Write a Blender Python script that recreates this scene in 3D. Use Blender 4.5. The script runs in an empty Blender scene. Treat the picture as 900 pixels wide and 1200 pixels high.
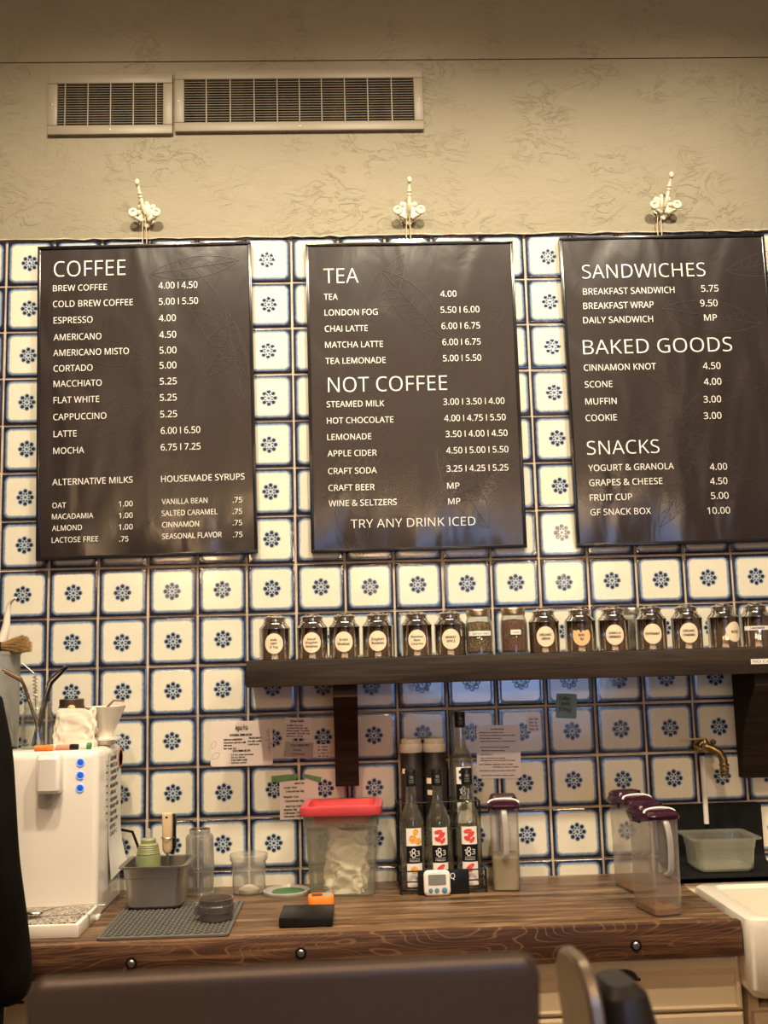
import bpy, bmesh, math, random
from mathutils import Vector, Matrix
from math import pi, sin, cos, radians as R
random.seed(7)
SC = bpy.context.scene
COL = SC.collection

# ------------------------------------------------------------------ camera
F, PITCH, ROLL, YAW = 1235.0, 0.139502, -0.0266070, 0.0343768
CAM = Vector((0.98858, -3.22959, 1.55515))
fwd = Vector((sin(YAW)*cos(PITCH), cos(YAW)*cos(PITCH), sin(PITCH)))
right = Vector((cos(YAW), -sin(YAW), 0))
up = right.cross(fwd)
rt = right*cos(ROLL) + up*sin(ROLL)
u2 = up*cos(ROLL) - right*sin(ROLL)
cam_data = bpy.data.cameras.new('camera')
cam = bpy.data.objects.new('camera', cam_data); COL.objects.link(cam)
cam.matrix_world = Matrix(((rt.x, u2.x, -fwd.x, CAM.x), (rt.y, u2.y, -fwd.y, CAM.y), (rt.z, u2.z, -fwd.z, CAM.z), (0, 0, 0, 1)))
cam_data.sensor_fit = 'VERTICAL'; cam_data.sensor_height = 36.0; cam_data.sensor_width = 27.0
cam_data.lens = F*36.0/1200.0
cam_data.clip_start = 0.05
cam_data.dof.use_dof = True; cam_data.dof.focus_distance = 3.1; cam_data.dof.aperture_fstop = 7.0
SC.camera = cam

def at(x, y, Y):
    """point of the plane at distance Y that the photograph shows at pixel x, y"""
    d = rt*(x-450) - u2*(y-600) + fwd*F
    return CAM + d*((Y-CAM.y)/d.y)

# ------------------------------------------------------------------ world, lights, exposure
SC.view_settings.view_transform = 'Standard'; SC.view_settings.look = 'None'
SC.view_settings.gamma = 1.0; SC.view_settings.exposure = 0.68
SC.view_settings.use_curve_mapping = False
SC.cycles.max_bounces = 8; SC.cycles.diffuse_bounces = 3; SC.cycles.glossy_bounces = 4
SC.cycles.transmission_bounces = 8; SC.cycles.transparent_max_bounces = 32
SC.cycles.caustics_reflective = False; SC.cycles.caustics_refractive = False
SC.cycles.sample_clamp_indirect = 4.0
W = bpy.data.worlds.new('world'); SC.world = W; W.use_nodes = True
W.node_tree.nodes['Background'].inputs['Color'].default_value = (0.50, 0.68, 1.0, 1)
W.node_tree.nodes['Background'].inputs['Strength'].default_value = 1.2

WARM = (1.0, 0.875, 0.64)
def spot(name, loc, tgt, power, deg, blend, r=0.05, col=WARM):
    l = bpy.data.lights.new(name, 'SPOT'); l.energy = power; l.spot_size = R(deg); l.spot_blend = blend
    l.shadow_soft_size = r; l.color = col
    o = bpy.data.objects.new(name, l); COL.objects.link(o); o.location = loc
    o.rotation_euler = (Vector(tgt)-Vector(loc)).to_track_quat('-Z', 'Y').to_euler()
def area(name, loc, tgt, power, sx, sy, col):
    l = bpy.data.lights.new(name, 'AREA'); l.energy = power; l.shape = 'RECTANGLE'; l.size = sx; l.size_y = sy; l.color = col
    o = bpy.data.objects.new(name, l); COL.objects.link(o); o.location = loc
    o.rotation_euler = (Vector(tgt)-Vector(loc)).to_track_quat('-Z', 'Y').to_euler()
for i, x in enumerate((0.25, 1.15, 2.05)):
    spot('track_spot_light', (x+0.14, -1.30, 3.80), (x, -0.10, 1.80), 112, 104, 1.0, 0.045)
for x in (0.35, 1.75):
    spot('counter_fill_spot', (x, -2.35, 3.92), (x+0.05, -0.5, 0.70), 110, 50, 1.0, 0.05, (1.0, 0.76, 0.50))  # fill spots added to brighten the drawers and counter front
area('ceiling_fill_light', (1.0, -1.5, 3.95), (1.0, -1.4, 0), 18, 3.2, 0.6, (1.0, 0.70, 0.46))  # added warm fill for the ambient light, no actual fixture
area('rear_fill_light', (1.0, -5.3, 3.95), (1.0, -4.9, 0), 24, 5.0, 2.6, (1.0, 0.64, 0.40))  # second added fill, lifts the back of the room
area('daylight_window_light', (2.5, -6.95, 1.38), (2.0, 0, 1.3), 12, 1.7, 0.62, (0.30, 0.50, 1.0))
for (x, y, z, p) in ((-0.2, -4.6, 2.35, 24), (1.3, -5.0, 2.4, 24), (2.6, -4.6, 2.35, 24)):
    l = bpy.data.lights.new('pendant_bulb_light', 'POINT'); l.energy = p; l.shadow_soft_size = 0.06; l.color = (1.0, 0.66, 0.34)
    o = bpy.data.objects.new('pendant_bulb_light', l); COL.objects.link(o); o.location = (x, y, z)

# ------------------------------------------------------------------ mesh builder
class MB:
    def __init__(s): s.v = []; s.f = []; s.m = []
    def add(s, vs, fs, mi=0, M=None):
        b = len(s.v)
        s.v += [tuple(M @ Vector(v)) if M else tuple(v) for v in vs]
        s.f += [tuple(i+b for i in f) for f in fs]; s.m += [mi]*len(fs)
        return s
    def box(s, x0, x1, y0, y1, z0, z1, bev=0.0, mi=0, M=None, seg=2):
        bm = bmesh.new(); bmesh.ops.create_cube(bm, size=1)
        for v in bm.verts:
            v.co = Vector(((x0+x1)/2+v.co.x*(x1-x0), (y0+y1)/2+v.co.y*(y1-y0), (z0+z1)/2+v.co.z*(z1-z0)))
        if bev: bmesh.ops.bevel(bm, geom=list(bm.edges), offset=bev, segments=seg, affect='EDGES', profile=0.5)
        bm.verts.index_update()
        s.add([v.co[:] for v in bm.verts], [[v.index for v in f.verts] for f in bm.faces], mi, M); bm.free(); return s
    def rings(s, rings, mi=0, cap0=True, cap1=True, M=None):
        n = len(rings[0]); vs = [p for r in rings for p in r]; fs = []
        for k in range(len(rings)-1):
            for i in range(n):
                j = (i+1) % n
                fs.append((k*n+i, k*n+j, (k+1)*n+j, (k+1)*n+i))
        if cap0: fs.append(tuple(reversed(range(n))))
        if cap1: fs.append(tuple((len(rings)-1)*n+i for i in range(n)))
        return s.add(vs, fs, mi, M)
    def rr(s, secs, mi=0, n=5, cap0=True, cap1=True, M=None):
        """loft of rounded rectangles (hx, hy, r, z[, cx, cy])"""
        rs = []
        for q in secs:
            hx, hy, r, z = q[:4]; cx, cy = (q[4], q[5]) if len(q) > 4 else (0, 0)
            r = min(r, hx, hy); ring = []
            for (sx, sy, a0) in ((1, -1, -90), (1, 1, 0), (-1, 1, 90), (-1, -1, 180)):
                for k in range(n):
                    a = R(a0+90*k/(n-1))
                    ring.append((cx+sx*(hx-r)+r*cos(a), cy+sy*(hy-r)+r*sin(a), z))
            rs.append(ring)
        return s.rings(rs, mi, cap0, cap1, M)
    def lathe(s, prof, mi=0, n=32, c=(0, 0, 0), cap0=True, cap1=True, M=None):
        return s.rings([[(c[0]+r*cos(2*pi*i/n), c[1]+r*sin(2*pi*i/n), c[2]+z) for i in range(n)] for r, z in prof], mi, cap0, cap1, M)
    def tube(s, pts, r, mi=0, n=8, cap=True, M=None, flat=1.0):
        P = [Vector(p) for p in pts]; rs = r if isinstance(r, (list, tuple)) else [r]*len(P)
        ring = []; prev = None
        for i, p in enumerate(P):
            t = (P[min(i+1, len(P)-1)]-P[max(i-1, 0)]).normalized()
            if prev is None:
                a = t.cross(Vector((0, 0, 1)));  a = a if a.length > 1e-3 else t.cross(Vector((1, 0, 0)))
            else: a = prev - t*prev.dot(t)
            a.normalize(); prev = a; b = t.cross(a)
            ring.append([tuple(p+(a*cos(2*pi*k/n)+b*sin(2*pi*k/n)*flat)*rs[i]) for k in range(n)])
        return s.rings(ring, mi, cap, cap, M)
    def prism(s, poly, d0, d1, mi=0, M=None):
        """outline (x, z), counter-clockwise seen from -y, swept from y=d0 (front) to d1"""
        n = len(poly)
        vs = [(x, d0, z) for x, z in poly]+[(x, d1, z) for x, z in poly]
        fs = [tuple(range(n)), tuple(reversed(range(n, 2*n)))]+[(i, i+n, (i+1) % n+n, (i+1) % n) for i in range(n)]
        return s.add(vs, fs, mi, M)
    def ribbon(s, pts, w, y, mi=0, M=None):
        """flat line of width w in the plane at y; pts are (x, z)"""
        vs = []; fs = []
        for i, (x, z) in enumerate(pts):
            a = pts[max(i-1, 0)]; b = pts[min(i+1, len(pts)-1)]
            dx, dz = b[0]-a[0], b[1]-a[1]; L = math.hypot(dx, dz) or 1
            nx, nz = -dz/L*w/2, dx/L*w/2
            vs += [(x-nx, y, z-nz), (x+nx, y, z+nz)]
            if i: k = 2*i; fs.append((k-2, k, k+1, k-1))
        return s.add(vs, fs, mi, M)
    def ball(s, c, r, mi=0, n=12, sc=(1, 1, 1), M=None):
        prof = [(max(1e-4, sin(pi*k/n)), -cos(pi*k/n)) for k in range(n+1)]
        return s.rings([[(c[0]+p*cos(2*pi*i/(2*n))*r*sc[0], c[1]+p*sin(2*pi*i/(2*n))*r*sc[1], c[2]+z*r*sc[2]) for i in range(2*n)] for p, z in prof], mi, False, False, M)
    def text(s, t, x, z, w=None, h=0.01, y=0.0, mi=0, M=None, align='L', bold=0.0, fn=None, fat=0.0):
        for d in ((0,) if not fat else (-fat, 0, fat)): s._text(t, x+d, z+(d*0.4), w, h, y, mi, M, align, bold, fn)
        return s
    def _text(s, t, x, z, w, h, y, mi, M, align, bold, fn):
        vs, fs = glyphs(t, bold)
        if not vs: return s
        x0 = min(v[0] for v in vs); x1 = max(v[0] for v in vs)
        k = h/CAPH; kx = k if w is None else w/max(1e-6, x1-x0)
        off = {'L': 0, 'C': -(x1-x0)*kx/2, 'R': -(x1-x0)*kx}[align]
        out = [(x+off+(v[0]-x0)*kx, y, z+v[1]*k) for v in vs]
        if fn: out = [fn(*p) for p in out]
        return s.add(out, fs, mi, M)
    def crumple(s, amp, freq, seed=0):
        from mathutils import noise as N_
        out = []
        for v in s.v:
            p = Vector(v)*freq+Vector((seed, seed*2.3, 0)); q = Vector(v)*freq*2.3+Vector((0, seed, seed))
            a = (1-abs(N_.noise(p))*2)*0.6+(1-abs(N_.noise(q))*2)*0.3
            d = Vector((v[0], v[1], 0)); d = d.normalized() if d.length > 1e-5 else d
            out.append(tuple(Vector(v)+d*(a-0.5)*amp))
        s.v = out; return s
    def build(s, name, mats, parent=None, smooth=35, loc=None):
        me = bpy.data.meshes.new(name); me.from_pydata(s.v, [], s.f)
        for m in (mats if isinstance(mats, (list, tuple)) else [mats]): me.materials.append(m)
        me.polygons.foreach_set('material_index', s.m)
        if smooth:
            me.polygons.foreach_set('use_smooth', [True]*len(me.polygons))
            me.set_sharp_from_angle(angle=R(smooth))
        me.update()
        o = bpy.data.objects.new(name, me); COL.objects.link(o)
        if parent: o.parent = parent
        if loc: o.location = loc
        return o
_g = {}
import os
FONT = None
try:                                         # a plain humanist sans from Blender's own fonts; the built-in face otherwise
    _p = os.path.join(bpy.utils.system_resource('DATAFILES', path='fonts'), 'NotoSansMath-Regular.woff2')
    FONT = bpy.data.fonts.load(_p)
except Exception: FONT = None
def glyphs(t, bold):
    c_txt = t
    if (t, bold) not in _g:
        c = bpy.data.curves.new('t', 'FONT'); c.body = t.replace('I', 'l') if (FONT and t == t.upper()) else t; c.size = 1.0; c.resolution_u = 3; c.offset = bold
        if FONT: c.font = FONT
        o = bpy.data.objects.new('t', c)
        me = bpy.data.meshes.new_from_object(o)
        vs = [v.co[:] for v in me.vertices]
        if 'I' in c_txt and CAPH and c_txt == c_txt.upper(): vs = [(x, min(y, CAPH) if y > CAPH*1.03 else y, z) for x, y, z in vs]
        _g[(t, bold)] = (vs, [tuple(p.vertices) for p in me.polygons])
        bpy.data.objects.remove(o); bpy.data.curves.remove(c); bpy.data.meshes.remove(me)
    return _g[(t, bold)]
CAPH = 0
CAPH = max(v[1] for v in glyphs('H', 0.0)[0])

def T(x=0, y=0, z=0): return Matrix.Translation((x, y, z))
def RZ(a): return Matrix.Rotation(a, 4, 'Z')
def RX(a): return Matrix.Rotation(a, 4, 'X')
def RY(a): return Matrix.Rotation(a, 4, 'Y')

def thing(name, label, cat, loc=(0, 0, 0), rz=0, group=None, rx=0, ry=0):
    o = bpy.data.objects.new(name, None); COL.objects.link(o); o.empty_display_size = 0.05
    o.location = loc; o.rotation_euler = (rx, ry, rz)
    return tag(o, label, cat, group)
def tag(o, label, cat, group=None):
    o['label'] = label; o['category'] = cat
    if group: o['group'] = group
    return o
def struct(o): o['kind'] = 'structure'; return o
def dup(root, loc, label):
    r = root.copy(); COL.objects.link(r); r.location = loc; r['label'] = label
    for ch in list(root.children):
        c = ch.copy(); COL.objects.link(c); c.parent = r
        for g in list(ch.children):
            d = g.copy(); COL.objects.link(d); d.parent = c
    return r

# ------------------------------------------------------------------ materials
class NT:
    def __init__(s, name):
        s.m = bpy.data.materials.new(name); s.m.use_nodes = True; s.t = s.m.node_tree; s.n = s.t.nodes; s.l = s.t.links
        s.p = s.n['Principled BSDF']; s.out = s.n['Material Output']
    def new(s, typ, **kw):
        nd = s.n.new(typ)
        for k, v in kw.items(): setattr(nd, k, v)
        return nd
    def put(s, sock, v):
        if isinstance(v, bpy.types.NodeSocket): s.l.new(v, sock)
        elif v is not None: sock.default_value = v
    def mth(s, op, a, b=None, c=None, clamp=False):
        nd = s.new('ShaderNodeMath', operation=op, use_clamp=clamp)
        s.put(nd.inputs[0], a); s.put(nd.inputs[1], b)
        if c is not None: s.put(nd.inputs[2], c)
        return nd.outputs[0]
    def coord(s, scale=(1, 1, 1), loc=(0, 0, 0), rot=(0, 0, 0)):
        tc = s.new('ShaderNodeTexCoord'); mp = s.new('ShaderNodeMapping')
        mp.inputs['Scale'].default_value = scale; mp.inputs['Location'].default_value = loc; mp.inputs['Rotation'].default_value = rot
        s.l.new(tc.outputs['Object'], mp.inputs['Vector']); return mp.outputs[0]
    def noise(s, vec, scale, detail=4, rough=0.55, dist=0.0):
        nd = s.new('ShaderNodeTexNoise'); s.put(nd.inputs['Vector'], vec)
        nd.inputs['Scale'].default_value = scale; nd.inputs['Detail'].default_value = detail
        nd.inputs['Roughness'].default_value = rough; nd.inputs['Distortion'].default_value = dist
        return nd.outputs[0]
    def ramp(s, fac, stops):
        nd = s.new('ShaderNodeValToRGB'); cr = nd.color_ramp
        while len(cr.elements) < len(stops): cr.elements.new(0.5)
        for e, (p, c) in zip(cr.elements, stops):
            e.position = p; e.color = (*c, 1) if len(c) == 3 else c
        s.put(nd.inputs[0], fac); return nd.outputs[0]
    def mix(s, fac, a, b, blend='MIX'):
        nd = s.new('ShaderNodeMix', data_type='RGBA', blend_type=blend)
        s.put(nd.inputs[0], fac); s.put(nd.inputs[6], (*a, 1) if isinstance(a, tuple) else a); s.put(nd.inputs[7], (*b, 1) if isinstance(b, tuple) else b)
        return nd.outputs[2]
    def bump(s, h, strength=0.3, dist=0.002, prev=None):
        nd = s.new('ShaderNodeBump'); nd.inputs['Strength'].default_value = strength; nd.inputs['Distance'].default_value = dist
        s.put(nd.inputs['Height'], h)
        if prev: s.l.new(prev, nd.inputs['Normal'])
        return nd.outputs[0]
    def set(s, **kw):
        for k, v in kw.items():
            if isinstance(v, tuple) and len(v) == 3: v = (*v, 1)
            s.put(s.p.inputs[k.replace('_', ' ')], v)
        return s

def plain(name, col, rough=0.5, metal=0.0, coat=0.0, var=0.12, vs=30, bump=0.0, bs=200, **kw):
    m = NT(name); v = m.coord()
    n = m.noise(v, vs, 3)
    c = m.mix(m.ramp(n, [(0.3, (0, 0, 0)), (0.7, (1, 1, 1))]), tuple(max(0, q*(1-var)) for q in col), tuple(min(1, q*(1+var)) for q in col))
    m.set(Base_Color=c, Roughness=rough, Metallic=metal)
    if coat: m.p.inputs['Coat Weight'].default_value = coat; m.p.inputs['Coat Roughness'].default_value = 0.06
    if bump: m.set(Normal=m.bump(m.noise(v, bs, 3), bump, 0.001))
    for k, x in kw.items(): m.set(**{k: x})
    return m.m

def clear(name, tint=(0.96, 0.96, 0.95), haze=0.06, hazecol=(0.8, 0.78, 0.74), rough=0.08, spec=1.0, ior=1.45, rim=0.22):
    """thin glass or plastic: tinted see-through, a little milky, with a fresnel reflection"""
    m = NT(name); m.n.remove(m.p)
    tr = m.new('ShaderNodeBsdfTransparent'); tr.inputs[0].default_value = (*tint, 1)
    df = m.new('ShaderNodeBsdfDiffuse'); df.inputs[0].default_value = (*hazecol, 1)
    tl = m.new('ShaderNodeBsdfTranslucent'); tl.inputs[0].default_value = (*hazecol, 1)
    a = m.new('ShaderNodeMixShader'); a.inputs[0].default_value = 0.4; m.l.new(df.outputs[0], a.inputs[1]); m.l.new(tl.outputs[0], a.inputs[2])
    b = m.new('ShaderNodeMixShader'); lw0 = m.new('ShaderNodeLayerWeight'); lw0.inputs[0].default_value = 0.5
    edge = m.mth('MULTIPLY', m.mth('POWER', lw0.outputs['Facing'], 3.0), rim)
    m.put(b.inputs[0], m.mth('ADD', edge, m.mth('MULTIPLY', m.ramp(m.noise(m.coord(), 14, 3), [(0.3, (0.8,)*3), (0.7, (1.15,)*3)]), haze), clamp=True))
    m.l.new(tr.outputs[0], b.inputs[1]); m.l.new(a.outputs[0], b.inputs[2])
    gl = m.new('ShaderNodeBsdfGlossy'); gl.inputs['Roughness'].default_value = rough
    lw = m.new('ShaderNodeLayerWeight'); lw.inputs[0].default_value = 0.5
    fr = m.mth('ADD', m.mth('MULTIPLY', m.mth('POWER', lw.outputs['Facing'], 4.0), 0.80), ((ior-1)/(ior+1))**2)
    c = m.new('ShaderNodeMixShader'); m.put(c.inputs[0], m.mth('MULTIPLY', fr, spec, clamp=True))
    m.l.new(b.outputs[0], c.inputs[1]); m.l.new(gl.outputs[0], c.inputs[2]); m.l.new(c.outputs[0], m.out.inputs[0])
    return m.m

def tile_mat():
    m = NT('glazed_delft_tile'); tc = m.new('ShaderNodeTexCoord'); sp = m.new('ShaderNodeSeparateXYZ')
    m.l.new(tc.outputs['Object'], sp.inputs[0]); X, Z = sp.outputs[0], sp.outputs[2]
    def cell(q, o):
        a = m.mth('ADD', m.mth('DIVIDE', m.mth('SUBTRACT', q, o), 0.15), 100.5)
        return m.mth('SUBTRACT', m.mth('FRACT', a), 0.5), m.mth('FLOOR', a)
    u, iu = cell(X, 0.0); v, iv = cell(Z, 2.83)
    cmb = m.new('ShaderNodeCombineXYZ'); m.l.new(iu, cmb.inputs[0]); m.l.new(iv, cmb.inputs[1])
    wn = m.new('ShaderNodeTexWhiteNoise', noise_dimensions='3D'); m.l.new(cmb.outputs[0], wn.inputs['Vector'])
    rnd = wn.outputs['Value']; rsp = m.new('ShaderNodeSeparateColor'); m.l.new(wn.outputs['Color'], rsp.inputs[0])
    wob = m.noise(tc.outputs['Object'], 90, 3)
    def off(q, ch): return m.mth('ADD', q, m.mth('MULTIPLY', m.mth('SUBTRACT', ch, 0.5), 0.035))
    ax = m.mth('SUBTRACT', m.mth('ABSOLUTE', u), 0.305); az = m.mth('SUBTRACT', m.mth('ABSOLUTE', v), 0.305)
    qx = m.mth('MAXIMUM', ax, 0.0); qz = m.mth('MAXIMUM', az, 0.0)
    sd = m.mth('SUBTRACT', m.mth('SQRT', m.mth('ADD', m.mth('MULTIPLY', qx, qx), m.mth('MULTIPLY', qz, qz))), 0.085)
    sdw = m.mth('ADD', sd, m.mth('MULTIPLY', m.mth('SUBTRACT', wob, 0.5), 0.03))
    cream = m.mix(m.noise(tc.outputs['Object'], 25, 3), (0.72, 0.67, 0.54), (0.82, 0.77, 0.63))
    cream = m.mix(m.mth('MULTIPLY', rnd, 0.35), cream, (0.70, 0.66, 0.56))
    f = m.mth('MULTIPLY', m.mth('ADD', sdw, 0.02), 8.0, clamp=True)          # sd -.02 .. .105
    edge = m.ramp(f, [(0.08, (0, 0, 0, 0)), (0.17, (0.30, 0.38, 0.48, 1)), (0.38, (0.17, 0.235, 0.34, 1)), (0.55, (0.025, 0.037, 0.085, 1)), (0.75, (0.008, 0.012, 0.032, 1))])
    ef = m.ramp(f, [(0.06, (0, 0, 0)), (0.20, (1, 1, 1))])
    col = m.mix(ef, cream, edge)
    # rosette: eight petals, eight small dots, one centre
    uu = off(u, rsp.outputs[0]); vv = off(v, rsp.outputs[1])
    rho = m.mth('SQRT', m.mth('ADD', m.mth('MULTIPLY', uu, uu), m.mth('MULTIPLY', vv, vv)))
    ang = m.mth('ARCTAN2', vv, uu)
    def dots(shift, rad):
        a = m.mth('MULTIPLY', m.mth('SUBTRACT', m.mth('FRACT', m.mth('ADD', m.mth('DIVIDE', ang, pi/4), 4.5+shift)), 0.5), pi/4)
        px = m.mth('SUBTRACT', m.mth('MULTIPLY', rho, m.mth('COSINE', a)), rad); py = m.mth('MULTIPLY', rho, m.mth('SINE', a))
        return m.mth('SQRT', m.mth('ADD', m.mth('MULTIPLY', px, px), m.mth('MULTIPLY', py, py)))
    d1 = dots(0.0, 0.133); d2 = dots(0.5, 0.078)
    def soft(d, a, b):                                                     # 1 inside a, 0 outside b
        return m.mth('DIVIDE', m.mth('SUBTRACT', b, d), b-a, clamp=True)
    halo = m.mth('MAXIMUM', soft(rho, 0.11, 0.155), soft(d1, 0.045, 0.068))
    col = m.mix(m.mth('MULTIPLY', halo, 0.85), col, (0.32, 0.41, 0.50))
    dk = m.mth('MAXIMUM', m.mth('MAXIMUM', soft(d1, 0.030, 0.046), soft(d2, 0.012, 0.022)), soft(rho, 0.017, 0.03))
    col = m.mix(dk, col, (0.016, 0.025, 0.065))
    ring = m.mth('MULTIPLY', soft(sd, -0.005, 0.03), 1.0)
    h = m.mth('ADD', m.mth('MULTIPLY', ring, 0.6), m.mth('MULTIPLY', dk, 0.9))
    b1 = m.bump(h, 0.45, 0.0016)
    b2 = m.bump(m.noise(tc.outputs['Object'], 150, 2), 0.16, 0.001, b1)
    b3 = m.bump(m.noise(tc.outputs['Object'], 14, 2), 0.35, 0.003, b2)
    m.set(Base_Color=col, Roughness=m.mth('ADD', 0.10, m.mth('MULTIPLY', rnd, 0.10)), Normal=b3)
    m.p.inputs['Specular IOR Level'].default_value = 0.8
    return m.m

def plaster_mat(name, col):
    m = NT(name); v = m.coord(); w = m.coord(scale=(1, 1, 1.6))
    big = m.noise(v, 2.2, 4, 0.6); trowel = m.noise(w, 9, 6, 0.62, 1.8); fine = m.noise(v, 120, 3)
    c = m.mix(big, tuple(q*0.88 for q in col), tuple(q*1.10 for q in col))
    vo = m.new('ShaderNodeTexNoise'); vo.noise_dimensions = '3D'; m.put(vo.inputs['Vector'], w); vo.inputs['Scale'].default_value = 7; vo.inputs['Detail'].default_value = 2; vo.inputs['Distortion'].default_value = 2.6
    crack = m.mth('SUBTRACT', 1.0, m.mth('MULTIPLY', m.mth('ABSOLUTE', m.mth('SUBTRACT', vo.outputs[0], 0.5)), 55.0), clamp=True)
    gate = m.ramp(m.noise(v, 3.1, 2), [(0.52, (0, 0, 0)), (0.62, (1, 1, 1))])
    crack = m.mth('MULTIPLY', crack, gate)
    c = m.mix(m.mth('MULTIPLY', crack, 0.30), c, tuple(q*0.5 for q in col))
    h = m.mth('ADD', m.mth('ADD', trowel, m.mth('MULTIPLY', fine, 0.12)), m.mth('MULTIPLY', crack, -0.25))
    ridge = m.ramp(trowel, [(0.45, (0, 0, 0)), (0.50, (1, 1, 1))])
    b = m.bump(h, 0.5, 0.007); b = m.bump(m.mth('MULTIPLY', ridge, m.ramp(m.noise(v, 4.5, 2), [(0.48, (0, 0, 0)), (0.62, (1, 1, 1))])), 0.5, 0.003, b)
    m.set(Base_Color=c, Roughness=0.62, Normal=b); m.p.inputs['Specular IOR Level'].default_value = 0.35
    return m.m

def wood_mat(name, dark, mid, light, grain=1.0, rough=0.45, cath=False, spec=0.5, crack=False):
    m = NT(name); m.p.inputs['Specular IOR Level'].default_value = spec
    v = m.coord(scale=(0.9, 13, 13)); n1 = m.noise(v, 2.2*grain, 7, 0.72, 0.5)
    v2 = m.coord(scale=(2.5, 150, 150)); n2 = m.noise(v2, 2.0*grain, 3, 0.6)
    mixn = m.mth('ADD', m.mth('MULTIPLY', n1, 0.7), m.mth('MULTIPLY', n2, 0.3))
    c = m.ramp(mixn, [(0.38, dark), (0.5, mid), (0.63, light)])
    h = mixn
    if crack:
        k = m.noise(m.coord(scale=(0.55, 9, 9), loc=(3, 1, 7)), 2.4, 4, 0.6, 0.3)
        ln = m.mth('SUBTRACT', 1.0, m.mth('MULTIPLY', m.mth('ABSOLUTE', m.mth('SUBTRACT', k, 0.5)), 38.0), clamp=True)
        c = m.mix(m.mth('MULTIPLY', ln, 0.75), c, tuple(q*0.5 for q in dark))
        k2 = m.noise(m.coord(scale=(1.6, 12, 12), loc=(9, 4, 2)), 2.0, 5, 0.7)
        c = m.mix(m.ramp(k2, [(0.56, (0, 0, 0)), (0.72, (0.6, 0.6, 0.6))]), c, tuple(min(1, q*1.35) for q in light))
        h = m.mth('SUBTRACT', mixn, m.mth('MULTIPLY', ln, 0.4))
    if cath:      # flat-sawn rings on the front board
        w = m.coord(scale=(2.6, 0, 12)); wob = m.noise(w, 0.9, 1, 0.3)
        wv = m.mth('SINE', m.mth('MULTIPLY', wob, 230.0))
        line = m.ramp(wv, [(0.86, (0, 0, 0)), (1.0, (1, 1, 1))])
        c = m.mix(m.mth('MULTIPLY', line, 0.6), c, light)
    m.set(Base_Color=c, Roughness=rough, Normal=m.bump(h, 0.3, 0.002))
    return m.m

def poster_mat():
    m = NT('printed_menu_poster'); v = m.coord(scale=(1, 1, 1)); s = m.coord(scale=(1.7, 1, 0.8), rot=(0, R(14), 0))
    n = m.noise(v, 3, 3); c = m.mix(n, (0.021, 0.015, 0.0155), (0.030, 0.022, 0.022))
    b = m.bump(m.noise(s, 2.4, 2, 0.5, 0.6), 0.62, 0.03); b = m.bump(m.noise(s, 9, 2, 0.5, 1.0), 0.18, 0.006, b)
    m.set(Base_Color=c, Roughness=0.24, Normal=b); m.p.inputs['Specular IOR Level'].default_value = 0.85
    return m.m

M_TILE = tile_mat()
M_GROUT = plain('tile_grout', (0.58, 0.47, 0.36), 0.8, var=0.25, vs=12, bump=0.3)
M_PLAST = plaster_mat('trowelled_plaster', (0.275, 0.240, 0.168))
M_PLAST2 = plaster_mat('bulkhead_plaster', (0.27, 0.235, 0.165))
M_VENT = plain('painted_vent_metal', (0.285, 0.245, 0.178), 0.45, var=0.06, vs=8, bump=0.05)
M_DUCTSHADE = NT('duct_shade_plate'); M_DUCTSHADE.set(Base_Color=M_DUCTSHADE.ramp(M_DUCTSHADE.noise(M_DUCTSHADE.coord(scale=(3, 1, 0.4)), 4, 2), [(0.45, (0.012, 0.010, 0.010)), (0.6, (0.07, 0.045, 0.025))]), Roughness=0.8); M_DUCTSHADE = M_DUCTSHADE.m  # near-black painted for the shade in the vent, plus brownish areas
M_CREAMIRON = plain('cream_painted_iron', (0.74, 0.68, 0.52), 0.35, var=0.15, vs=60)
M_FRAME = plain('black_gloss_frame', (0.012, 0.011, 0.012), 0.18, var=0.2)
M_POSTER = poster_mat()
M_INK = plain('white_lettering', (0.80, 0.77, 0.73), 0.45, var=0.03)
M_LEAFINK = plain('faint_leaf_print', (0.052, 0.042, 0.040), 0.35, var=0.2)
M_CORD = plain('tan_cord', (0.62, 0.48, 0.32), 0.6)
M_SHELF = wood_mat('dark_stained_shelf_wood', (0.011, 0.007, 0.005), (0.026, 0.017, 0.012), (0.050, 0.034, 0.024), 1.2, 0.6, spec=0.25)
M_BRACKET = wood_mat('espresso_bracket_wood', (0.010, 0.006, 0.004), (0.018, 0.011, 0.008), (0.032, 0.019, 0.013), 1.0, 0.7, spec=0.12)
M_COUNTER = wood_mat('worn_counter_wood', (0.036, 0.018, 0.008), (0.125, 0.068, 0.033), (0.30, 0.19, 0.105), 1.0, 0.42, crack=True)
M_FRONTBOARD = wood_mat('counter_front_wood', (0.030, 0.012, 0.006), (0.062, 0.025, 0.012), (0.24, 0.12, 0.06), 0.8, 0.5, cath=True)
M_BOLT = plain('galvanised_bolt', (0.35, 0.33, 0.31), 0.35, 0.9)
M_STEEL = plain('polished_tin_steel', (0.62, 0.58, 0.53), 0.13, 1.0, var=0.08)
M_BRUSHED = plain('brushed_steel', (0.50, 0.48, 0.46), 0.34, 1.0, var=0.1, vs=12)
M_LABEL = plain('kraft_label_paper', (0.78, 0.64, 0.46), 0.75, var=0.08)
M_WHITEPAPER = plain('white_paper', (0.80, 0.76, 0.70), 0.6, var=0.03)
M_PINKPAPER = plain('laminated_paper', (0.80, 0.70, 0.64), 0.28, var=0.04, vs=8)
M_DARKINK = plain('dark_ink', (0.03, 0.025, 0.025), 0.6)
M_TEALPAPER = plain('teal_note_paper', (0.20, 0.33, 0.34), 0.7, var=0.1)
M_GREENTAPE = plain('green_tape', (0.12, 0.25, 0.085), 0.55, var=0.15)
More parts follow.
